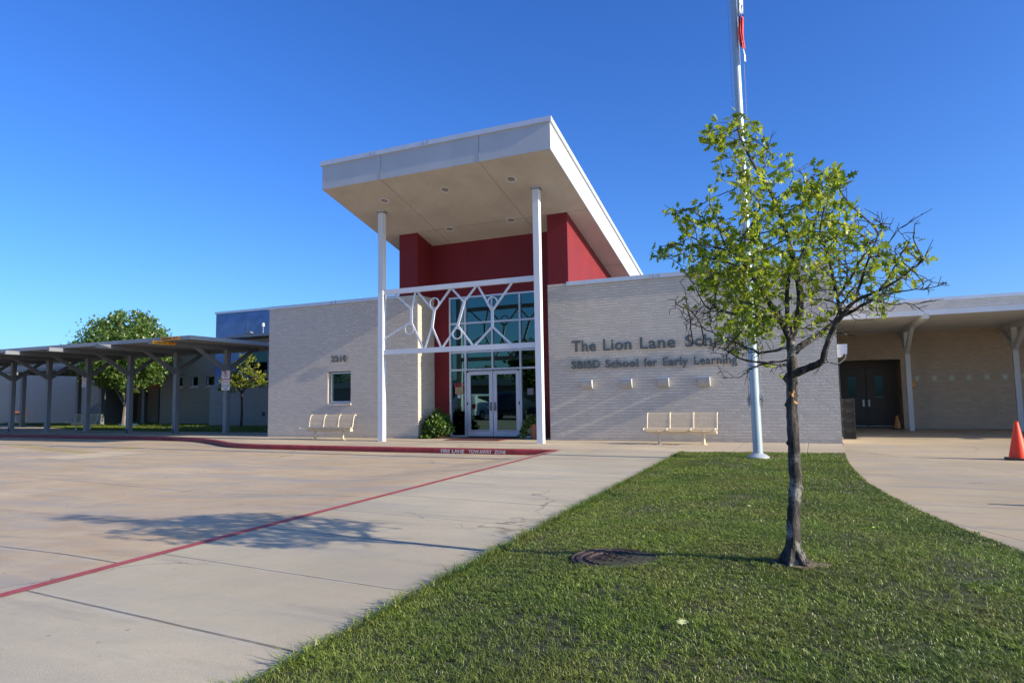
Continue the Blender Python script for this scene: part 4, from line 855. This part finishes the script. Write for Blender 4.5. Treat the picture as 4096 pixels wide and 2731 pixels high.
for z0, z1 in ((.004, .035), (h-.05, h)): k.box(x0, x1, y0, y0+.02, z0, z1).box(x0, x1, y1-.02, y1, z0, z1).box(x0, x0+.02, y0+.02, y1-.02, z0, z1).box(x1-.02, x1, y0+.02, y1-.02, z0, z1)
for a, b in ((x0, y0), (x1-.025, y0), (x0, y1-.025), (x1-.025, y1-.025)): k.box(a+.001, a+.024, b+.001, b+.024, .035, h-.05)
k.box(x0+.01, x1-.01, y0+.01, y1-.01, .006, .02).box(x0+.024, x1-.024, y0+.024, y0+.03, .02, h-.04).box(x0+.024, x0+.03, y0+.03, y1-.024, .02, h-.04).box(x1-.03, x1-.024, y0+.03, y1-.024, .02, h-.04); k.build('shell', 'black_plastic', cr)
k = MB()
for i in range(7):
    for s in (-1, 1):
        xa = x0+.03+i*.04; k.bar((xa, y0+.012, .036), (min(max(xa+s*.1, x0+.02), x1-.02), y0+.012, h-.09), .008, .010)
        ya_ = y0+.03+i*.04; k.bar((x0+.012, ya_, .036), (x0+.012, min(max(ya_+s*.1, y0+.02), y1-.02), h-.09), .010, .008)
k.build('lattice', 'black_plastic', cr)
MB().box(x0+.09, x1-.09, y0+.004, y0+.014, h-.085, h-.05).build('grip', 'dark_metal', cr)
for i, s in enumerate(('second black milk crate from the bottom of the stack behind the brick corner', 'third black milk crate from the bottom of the stack behind the brick corner', 'topmost black milk crate of the stack behind the brick corner')): copytree(cr, (.81+.003*i, 20.7, .274*(i+1)), s)

# ------------------------------------------------------------------ right wing and its canopy
rg = thing('side_wing', 'low tan brick wing behind the right canopy with brown double doors', 'building', (6, 28, 0)); Y0 = 26.6
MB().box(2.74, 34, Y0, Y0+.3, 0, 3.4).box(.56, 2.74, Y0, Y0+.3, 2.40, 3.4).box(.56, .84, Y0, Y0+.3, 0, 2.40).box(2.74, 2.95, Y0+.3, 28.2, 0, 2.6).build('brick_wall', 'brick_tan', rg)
MB().box(.56, 34, Y0, Y0+.3, 3.4, 4.34).build('parapet', 'brick', rg)
MB().box(.56, 34, Y0-.04, Y0+.36, 4.34, 4.45).build('coping', 'coping', rg)
MB().box(.56, 2.74, 27.92, 28.1, 2.16, 2.6).box(2.63, 2.74, 27.92, 28.1, 0, 2.16).box(.5, .84, 27.92, 28.1, 0, 2.16).box(.56, 2.74, Y0+.3, 27.92, 2.42, 2.5).box(.5, 2.8, 28.12, 28.2, 0, 2.6).build('recess_wall', 'bronze', rg)
for a, b, hx in ((.84, 1.72, 1.61), (1.735, 2.63, 1.79)):
    d = MB(); wa, wb = (1.12, 1.4) if a < 1 else (2.0, 2.28)
    d.box(a, wa, 27.9, 27.94, .02, 2.15).box(wb, b, 27.9, 27.94, .02, 2.15).box(wa, wb, 27.9, 27.94, .02, 1.06).box(wa, wb, 27.9, 27.94, 1.84, 2.15)
    do = d.build('door', 'bronze', rg); B(wa, wb, 27.92, 27.93, 1.06, 1.84).build('pane', 'glass_dark', do)
    B(hx-.03, hx+.03, 27.86, 27.9, .75, 1.0).build('handle', 'coping', do); B(a+.02, b-.02, 27.895, 27.9, .02, .045).build('sweep', 'coping', do)
for i in range(7):
    x = 3.215+.495*i; g = thing('number_plaque', 'pale rounded plaque with number %d on the shaded tan wall' % (i+1), 'number plaque', (x, Y0, 1.71), 'numbered plaques on the tan wall')
    r0 = .03; pr = []
    for cx, cz, a0 in ((.06, .065, 0), (-.06, .065, 90), (-.06, -.065, 180), (.06, -.065, 270)): pr += [(x+cx+r0*math.cos(R(a0+q)), 1.71+cz+r0*math.sin(R(a0+q))) for q in (0, 30, 60, 90)]
    MB().prism(pr, Y0-.014, Y0-.001, 1).build('plate', 'plaque', g)
    text(str(i+1), 1, 'digit_paint', 'digit', g, at(x-.028, Y0-.016, 1.66), width=.045 if i == 0 else .06, capz=.10, ext=.001, bold=.02)
g = thing('warning_notice', 'orange and yellow notice on the tan wall behind the canopy post', 'notice', (2.98, Y0, 1.38)); B(2.86, 3.11, Y0-.012, Y0-.001, 1.39, 1.61).build('board', 'sign_amber', g); B(2.86, 3.11, Y0-.016, Y0-.012, 1.38, 1.42).build('strip', 'sign_red', g)
k = MB()
for z in (1.46, 1.50, 1.54): k.box(2.9, 3.07, Y0-.015, Y0-.012, z, z+.012)
k.build('print', 'sign_black', g)
def canopy(root, xs, ypost, yf, yb_, yr0, yr1, x0, x1, zb, zt, mat, deckmat='deck', w=.13, zd=.14, zj=2.62, pw=.08, fm='coping'):
    for x in xs:
        B(x-pw, x+pw, ypost-pw, ypost+pw, 0, zb).build('post', mat, root)
        B(x-.06, x+.06, yf, yb_, zb, zt).build('beam', mat, root)
        for s, ye in ((-1, ypost-1.62), (1, ypost+1.38)):
            MB().prism([(ypost+s*.1, zj-.12), (ypost+s*.1, zj+.10), (ye+s*-.18 if 0 else ye-s*.22, zb), (ye+s*.0, zb)], x-.052, x+.052, 0).build('brace', mat, root)
    bot = []; y = yr0+.035
    while y < yr1-.19: bot += [(y, zt+.05), (y+.02, zt+.004), (y+.11, zt+.004), (y+.13, zt+.05)]; y += .152
    MB().prism([(yr0+.03, zt+.05)]+bot+[(yr1-.03, zt+.05), (yr1-.03, zt+.065), (yr0+.03, zt+.065)], x0, x1, 0).build('deck', deckmat, root)
    MB().box(x0, x1, yr0, yr0+.03, zt+.0, zt+zd).box(x0, x1, yr1-.03, yr1, zt+.0, zt+zd).box(x0-.03, x0, yr0, yr1, zt, zt+zd).box(x1, x1+.03, yr0, yr1, zt, zt+zd).box(x0, x1, yr0+.03, yr1-.03, zt+zd-.03, zt+zd-.02).build('fascia', fm, root)
cn = thing('walkway_canopy', 'white steel canopy with Y-shaped posts along the right wing', 'canopy', (6, 25.25, 0), 'steel walkway canopies')
canopy(cn, (2.81, 5.71, 8.61, 11.5, 14.4), 25.25, 20.7, 26.59, 21.2, 26.595, .62, 30, 3.2, 3.34, 'white_dull', pw=.072)
g = thing('security_light', 'white box shaped light fixture with conduit on the right brick corner', 'wall light', (.6, 18.95, 2.2))
MB().prism([(.562, 2.49), (.80, 2.49), (.785, 2.24), (.69, 2.24), (.69, 2.2), (.63, 2.16), (.562, 2.16)], 18.82, 19.0, 1).build('housing', 'white', g)
MB().tube([(.75, 18.9, 2.24), (.75, 18.9, 2.17), (.71, 18.9, 2.10), (.64, 18.9, 2.04), (.57, 18.9, 2.0)], .014, 8).build('conduit', 'grey_steel', g, smooth=True)

# ------------------------------------------------------------------ left walkway canopy
cn = thing('walkway_canopy', 'long grey steel canopy with Y-shaped posts along the red kerb at left', 'canopy', (-30, 20.2, 0), 'steel walkway canopies')
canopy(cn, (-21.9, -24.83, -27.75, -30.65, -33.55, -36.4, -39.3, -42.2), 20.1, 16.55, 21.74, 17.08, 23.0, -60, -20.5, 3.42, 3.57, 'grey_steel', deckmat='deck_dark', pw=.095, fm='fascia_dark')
k = MB()
for x in (-24.83, -27.75, -36.4): k.prism([(x-.03, .0), (x+.03, 0), (x+.03, .16), (x, .19), (x-.03, .16)], 19.985, 19.995, 1)
k.build('base_slot', 'dark', cn)
g = thing('clearance_sign', 'amber clearance sign on the front edge of the left canopy roof', 'sign', (-21.5, 17.05, 3.6), 'amber clearance signs')
B(-21.98, -20.97, 17.06, 17.078, 3.585, 3.705).build('board', 'sign_amber', g)
text("CLEARANCE", 1, 'sign_black', 'lettering', g, at(-21.90, 17.056, 3.612), width=.50, capz=.068, ext=.002, bold=.02); text("12'-1\"", 1, 'sign_black', 'lettering', g, at(-21.30, 17.056, 3.612), width=.22, capz=.068, ext=.002, bold=.02)
g = thing('clearance_sign', 'amber clearance sign on the side of the nearest protruding canopy beam', 'sign', (-21.8, 17, 3.4), 'amber clearance signs')
B(-21.82, -21.805, 16.6, 17.56, 3.435, 3.555).build('board', 'sign_amber', g)
text("CLEARANCE", 1, 'sign_black', 'lettering', g, at(-21.80, 16.68, 3.462, R(90)), width=.50, capz=.068, ext=.002, bold=.02); text("12'-1\"", 1, 'sign_black', 'lettering', g, at(-21.80, 17.27, 3.462, R(90)), width=.22, capz=.068, ext=.002, bold=.02)
def nopark(x, y, z, W_, H_, lab, low=True):
    g = thing('parking_sign', lab, 'sign', (x, y, z), 'no parking signs on the canopy posts'); yf = y-.012
    B(x-W_/2, x+W_/2, yf, y, z, z+H_).build('board', 'sign_white', g)
    k = MB(); e = W_*.03
    k.box(x-W_/2+e, x+W_/2-e, yf-.002, yf, z+e, z+e*1.9).box(x-W_/2+e, x+W_/2-e, yf-.002, yf, z+H_-e*1.9, z+H_-e).box(x-W_/2+e, x-W_/2+e*1.9, yf-.002, yf, z+e*1.9, z+H_-e*1.9).box(x+W_/2-e*1.9, x+W_/2-e, yf-.002, yf, z+e*1.9, z+H_-e*1.9)
    cx, cz, ro = x, z+H_*.72, W_*.29; n = 24; vs = []
    for rr in (ro, ro*.82): vs += [(cx+rr*math.cos(2*math.pi*i/n), yf-.004, cz+rr*math.sin(2*math.pi*i/n)) for i in range(n)]
    k.add(vs, [(i, (i+1) % n, n+(i+1) % n, n+i) for i in range(n)]); k.bar((cx-ro*.62, yf-.004, cz+ro*.62), (cx+ro*.62, yf-.004, cz-ro*.62), .002, ro*.18)
    k.box(x-W_/2+e*1.9, x+W_/2-e*1.9, yf-.003, yf, z+H_*.33, z+H_*.45)
    az = z+H_*.19; k.box(x-W_*.2, x+W_*.2, yf-.003, yf, az-W_*.025, az+W_*.025)
    for s in (-1, 1): k.prism([(x+s*W_*.34, az), (x+s*W_*.18, az+W_*.09), (x+s*W_*.18, az-W_*.09)], yf-.0035, yf-.0005, 1)
    k.build('red_marking', 'sign_red', g)
    text('P', 1, 'sign_black', 'lettering', g, at(cx-ro*.38, yf-.002, cz-ro*.5), width=ro*.75, capz=ro*1.05, ext=.001, bold=.04)
    text('FIRE LANE', 1, 'sign_white', 'lettering', g, at(x-W_*.38, yf-.005, z+H_*.355), width=W_*.76, capz=H_*.07, ext=.001, bold=.01)
    if low:
        B(x-W_/2, x+W_/2, yf, y, z-H_*.36, z-H_*.02).build('lower_board', 'sign_white', g)
        text('TOW AWAY', 1, 'sign_black', 'lettering', g, at(x-W_*.45, yf-.002, z-H_*.15), width=W_*.9, capz=H_*.085, ext=.001, bold=.02); text('ZONE', 1, 'sign_black', 'lettering', g, at(x-W_*.23, yf-.002, z-H_*.30), width=W_*.46, capz=H_*.085, ext=.001, bold=.02)
nopark(-21.84, 19.99, 1.98, .45, .59, 'white no parking fire lane sign on the nearest left canopy post')
nopark(-30.75, 19.99, 2.22, .30, .36, 'small white no parking fire lane sign on a farther left canopy post')

# ------------------------------------------------------------------ left rear buildings
lw = thing('rear_wing', 'low shaded brick classroom wing behind the canopy with three small windows', 'building', (-35, 30, 0)); yq = 28.5
wins = [(-35.45, -34.7), (-34.0, -33.4), (-32.72, -32.08)]; z0, z1 = 2.26, 2.86
k = MB().box(-36.6, -29.5, yq, yq+.3, 0, z0).box(-36.6, -29.5, yq, yq+.3, z1, 4.75); xx = -36.6
for a, b in wins: k.box(xx, a, yq, yq+.3, z0, z1); xx = b
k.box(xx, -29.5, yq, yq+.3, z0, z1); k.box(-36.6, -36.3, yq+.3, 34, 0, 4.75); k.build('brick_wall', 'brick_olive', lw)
MB().box(-36.64, -29.5, yq-.04, yq+.35, 4.75, 4.86).build('coping', 'coping', lw)
for a, b in wins:
    f = MB().box(a, a+.05, yq+.1, yq+.16, z0, z1).box(b-.05, b, yq+.1, yq+.16, z0, z1).box(a+.05, b-.05, yq+.1, yq+.16, z0, z0+.05).box(a+.05, b-.05, yq+.1, yq+.16, z1-.05, z1).build('window', 'alu', lw)
    B(a+.05, b-.05, yq+.13, yq+.14, z0+.05, z1-.05).build('pane', 'glass', f); B(a-.03, b+.03, yq-.03, yq+.1, z0-.08, z0).build('window_sill', 'soldier', f)
MB().box(-36.6, -36.3, 34, 34.1, 0, 4.75).box(-47, -36.6, 32.5, 32.8, 0, 3.2).build('entry_wall', 'brick_tan', lw)
MB().box(-43.99, -36.62, 30.0, 30.3, 2.62, 4.4).build('entry_lintel', 'brick_tan', lw); MB().box(-43.99, -36.62, 30.3, 32.5, 3.1, 3.2).build('added_shade_roof', 'brick_tan', lw)  # lintel widened and unseen roof plate added to keep sun off the entry
MB().box(-40.1, -38.4, 30.32, 30.4, 2.3, 2.62).build('entry_header', 'header', lw)
MB().box(-39.1, -36.6, 30.3, 30.4, 0, 2.3).build('entry_screen', 'bronze', lw); MB().box(-38.95, -38.0, 30.27, 30.3, .05, 2.2).build('door', 'glass', lw)
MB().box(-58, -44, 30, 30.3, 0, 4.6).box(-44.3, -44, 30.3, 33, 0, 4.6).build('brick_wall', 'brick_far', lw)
MB().box(-58, -43.96, 29.96, 30.35, 4.6, 4.72).build('coping', 'coping', lw)
lo = thing('low_wall', 'low painted brick screen wall in front of the blue block', 'wall', (-24, 26.3, 0))
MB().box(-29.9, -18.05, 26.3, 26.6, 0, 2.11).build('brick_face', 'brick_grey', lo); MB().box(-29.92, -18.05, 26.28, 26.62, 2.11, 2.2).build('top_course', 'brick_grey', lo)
tag(MB().box(-26.12, -25.95, 26.27, 26.298, .55, .75).build('wall_outlet', 'dark_metal', loc=(-26, 26.3, .55)), 'small dark outlet box low on the screen wall', 'outlet box')
bb = thing('blue_block', 'blue panel clad block rising behind the low brick wall', 'building', (-24, 30, 0)); yb2 = 26.75
MB().box(-30.05, -27.6, yb2, yb2+.2, 0, 6.15).box(-27.6, -18.05, yb2, yb2+.2, 4.72, 6.15).box(-30.05, -29.85, yb2+.2, 34, 0, 6.15).build('blue_cladding', 'blue', bb)
MB().box(-30.1, -18.05, yb2-.05, yb2+.25, 6.15, 6.27).build('coping', 'coping', bb)
MB().box(-27.7, -27.69, yb2-.004, yb2, 4.75, 6.15).box(-23.9, -23.89, yb2-.004, yb2, 4.75, 6.15).build('panel_joint', 'joint', bb)
MB().box(-27.6, -18.05, yb2+.12, yb2+.14, 2.2, 4.4).build('window_glass', 'glass_dark', bb)
MB().box(-27.62, -27.56, yb2-.03, yb2+.15, 2.2, 4.4).box(-26.24, -26.16, yb2-.03, yb2+.15, 2.2, 4.4).box(-27.6, -18.05, yb2, yb2+.15, 4.4, 4.72).build('window_frame', 'grey_steel', bb)
MB().box(-28.0, -18.05, 25.6, yb2-.06, 4.62, 4.76).build('entry_canopy', 'grey_steel', bb)
MB().tube([(-28.2, 26.7, 4.2), (-27.5, 26.2, 2.65)], .035, 8).build('strut', 'white', bb)
g = thing('floodlight', 'small flat floodlight on the canopy of the blue block', 'floodlight', (-27.1, 26.3, 4.77)); MB().prism([(-27.3, 4.88), (-26.8, 4.88), (-26.85, 4.97), (-27.2, 5.0)], 26.1, 26.35, 1).build('head', 'grey_steel', g); B(-27.08, -27.04, 26.2, 26.24, 4.76, 4.88).build('stem', 'grey_steel', g)
g = thing('vent_pipe', 'thin upright vent pipe with cap on the canopy of the blue block', 'vent pipe', (-26.1, 26.3, 4.77)); MB().tube([(-26.15, 26.3, 4.76), (-26.15, 26.3, 5.25)], .025, 8).build('pipe', 'grey_steel', g); MB().tube([(-26.15, 26.3, 5.2), (-26.15, 26.3, 5.38)], .07, 12).build('cap', 'coping', g)
c2_ = thing('walkway_canopy', 'smaller grey canopy farther back before the far brick wall', 'canopy', (-42.5, 26.5, 0), 'steel walkway canopies')
B(-46.2, -39.2, 24.6, 29.4, 3.32, 3.5).build('deck', 'grey_steel', c2_); MB().box(-44.3, -44.1, 24.4, 29.6, 3.15, 3.31).box(-40.1, -39.9, 24.4, 29.6, 3.15, 3.31).build('beam', 'grey_steel', c2_)
for x, y in ((-44.2, 25.0), (-42.33, 27.2), (-39.8, 27.0)): B(x-.11, x+.11, y-.11, y+.11, 0, 3.31 if x != -42.33 else 3.33).build('post', 'grey_steel', c2_)
tag(B(-39.85, -39.6, 29.7, 29.95, 0, 2.62).build('entry_post', 'grey_steel', loc=(-39.7, 29.8, 0)), 'slim grey post at the far shaded entry', 'post')
tag(MB().box(-40.2, -36.6, 28.6, 29.99, 2.64, 2.78).build('entry_canopy', 'grey_steel', loc=(-38.4, 29.3, 2.64)), 'flat grey canopy over the far shaded entry', 'canopy')
fn = thing('fence', 'dark brown board fence at the far left edge', 'fence', (-60, 31, 0))
k = MB()
for i in range(60): x = -72+i*.27; k.box(x, x+.255, 31+.01*(i % 2), 31.04+.01*(i % 2), .04, 2.3)
k.build('board', 'wood', fn); MB().box(-72, -55.8, 31.05, 31.1, .5, .6).box(-72, -55.8, 31.05, 31.1, 1.9, 2.0).build('rail', 'wood', fn)
tag(MB().tube([(-56.0, 31.3, 0), (-56.0, 31.3, 2.35), (-55.9, 31.25, 2.6), (-55.6, 31.2, 2.72), (-54.6, 31.2, 2.75)], .11, 12).build('vent_pipe', 'pipe', loc=(-55.9, 31.3, 0), smooth=True), 'pale bent vent pipe above the brown fence', 'vent pipe')
g = thing('gas_meter', 'orange and white meter fitting low on the far brick wall', 'meter', (-53.2, 29.8, .6)); MB().tube([(-53.5, 29.8, .75), (-52.8, 29.8, .75)], .13, 10).build('valve', plain('orange_valve', (.6, .16, .05), .6), g, smooth=True); MB().tube([(-53.6, 29.85, .1), (-53.6, 29.85, .6), (-53.3, 29.8, .55), (-52.7, 29.8, .58), (-52.6, 29.85, .1)], .04, 8).build('pipe', 'pipe', g, smooth=True)
tag(MB().prism([(26.1, .0), (26.35, 0), (26.3, .16), (26.15, .16)], -37.0, -35.6, 0).build('wheel_stop', 'aqua', loc=(-36.3, 26.2, 0)), 'light blue concrete block on the grass at the foot of the round-crowned tree', 'wheel stop')

# ------------------------------------------------------------------ fallen leaves on the lawn
for i, (x, y, s, cc, lab) in enumerate(((-.66, 3.47, .075, (.62, .66, .28), 'pale yellow fallen leaf alone on the near lawn below the tree'), (.22, 2.62, .07, (.60, .62, .30), 'pale fallen leaf at the bottom edge of the near lawn'), (.40, 6.6, .06, (.45, .62, .08), 'lime yellow fallen leaf on the grass right of the trunk'), (-.68, 7.4, .05, (.55, .60, .20), 'small pale fallen leaf on grass between the trunk and manhole'), (1.28, 4.6, .05, (.40, .55, .10), 'green fallen leaf on the right part of the lawn'), (-.98, 9.3, .06, (.55, .55, .30), 'dry pale fallen leaf on the middle of the lawn'))):
    V, a, b = leaves(np.array([(0., 0, 0)]), s/1.0, outline='oak'); V = V-V.mean(0); V[:, 2] *= .35
    M['fl%d' % i] = plain('fallen_leaf_%d' % i, cc, .6); o = npmesh('fallen_leaf', V, a, b, 'fl%d' % i); o.location = (x, y, float(lawnh(np.float64(x), np.float64(y)))+.045); tag(o, lab, 'leaf', 'fallen leaves on the lawn')

# ------------------------------------------------------------------ street side behind the camera, seen in the door glass
def car(x, y, body, label, h=1.65, L=4.5, rz=0, suv=True):
    t = thing('parked_car', label, 'car', (0, 0, 0), 'cars parked across the drive, reflected in the doors'); W2 = .92
    prof = [(-L/2, .35), (-L/2-.03, .62), (-L/2+.05, .98), (-L/2+.22, h-.16), (-L/2+.55, h), (L*.08, h), (L*.25, 1.05), (L/2-.15, .92), (L/2, .7), (L/2, .35)] if suv else [(-L/2, .35), (-L/2, .85), (-L/2+.6, .98), (-L/2+1.1, h), (L*.1, h), (L*.27, .98), (L/2-.1, .85), (L/2, .65), (L/2, .35)]
    k = MB(); n = len(prof)
    for yy, sc_ in ((-W2, 0), (-W2*.8, 1), (W2*.8, 1), (W2, 0)):
        for px_, pz in prof: k.v.append((px_*(1 if sc_ else .985), (yy if pz < 1 else yy*.84), pz if sc_ else min(pz, h-.06)-.02))
    for s in range(3):
        for i in range(n): k.f.append((s*n+i, s*n+(i+1) % n, (s+1)*n+(i+1) % n, (s+1)*n+i))
    k.f += [tuple(range(n))[::-1], tuple(3*n+i for i in range(n))]; k.build('body', body, t, smooth=True)
    k = MB(); r0 = -L/2+.1 if suv else -L/2+.75
    k.add([(r0-.02, -.72, 1.05), (r0-.02, .72, 1.05), (r0+.16, .62, h-.12), (r0+.16, -.62, h-.12)], [(0, 1, 2, 3)]) if suv else None
    for s in (-1, 1): k.add([(r0+.35, s*.80, 1.06), (L*.22, s*.80, 1.06), (L*.08, s*.772, h-.1), (r0+.6, s*.772, h-.1)], [(0, 1, 2, 3)])
    k.add([(L*.25+.01, -.7, 1.07), (L*.25+.01, .7, 1.07), (L*.09, .62, h-.04), (L*.09, -.62, h-.04)], [(0, 1, 2, 3)]); k.build('glass', 'carglass', t)
    for s in (-1, 1):
        B(-L/2-.04, -L/2+.12, s*.84-.1, s*.84+.1, .78, 1.08).build('taillight', 'taillight', t); B(L/2-.12, L/2+.02, s*.74-.14, s*.74+.14, .62, .76).build('headlight', 'chrome', t)
        for wx in (-L*.3, L*.31):
            wv = MB().tube([(wx, s*(W2-.2), .33), (wx, s*(W2+.02), .33)], .33, 20).build('wheel', 'rubber', t, smooth=True); MB().tube([(wx, s*(W2+.0), .33), (wx, s*(W2+.03), .33)], .2, 12).build('rim', 'chrome', wv)
    t.location = (x, y, -.13); t.rotation_euler = (0, 0, rz); return t
car(-20.95, -1.2, 'carw', 'white sport utility car reflected in the left door glass', 1.7, 4.6, R(-90))
car(-18.0, -1.6, 'card', 'black tall car reflected in the right door glass', 1.8, 4.9, R(-90))
car(-24.2, -1.6, 'carb', 'blue grey car beside the white one, seen only as a reflection', 1.5, 4.4, R(-90), False)
car(-22.2, -9.5, 'carw', 'white car farther back between the others, seen as a reflection', 1.5, 4.4, R(90), False)
car(-15.0, -1.4, 'card', 'dark low car at the end of the reflected row', 1.45, 4.4, R(90), False)
fb = thing('long_building', 'long low dark roofed building across the street, seen reflected in the glass', 'building', (-32, -30, 0))
MB().box(-70, -2, -34, -26, -.3, 2.7).build('wall', plain('far_wall', (.12, .11, .10), .8), fb); MB().prism([(-35, 2.7), (-25, 2.7), (-30, 3.5)], -71, -1, 0).build('roof', plain('far_roof', (.05, .065, .06), .7), fb)
for i, (x, y, s) in enumerate(((-19.2, -6.8, 1.0), (-30, -38, .86), (-40, -40, .95), (-50, -39, .88), (-20, -40, .9), (-60, -38, .95))):
    simple_tree('street_tree', 'dark broad tree standing nearest in the parking row, seen as a reflection' if i == 0 else 'dark tree behind the long building, seen as a reflection', (x, y, -.3), [([(0, 0, 0), (0, 0, 2*s)], [.2*s, .14*s])], [(0, 0, 4.2*s, 1.7*s if i == 0 else 4*s, 1.7*s, 1.9*s), (.3, 0, 3*s, 1.5*s if i == 0 else 4.5*s, 1.4*s, 1.2*s)], 3500, .3*s, 'farleaf', 'twig', 'trees across the street')
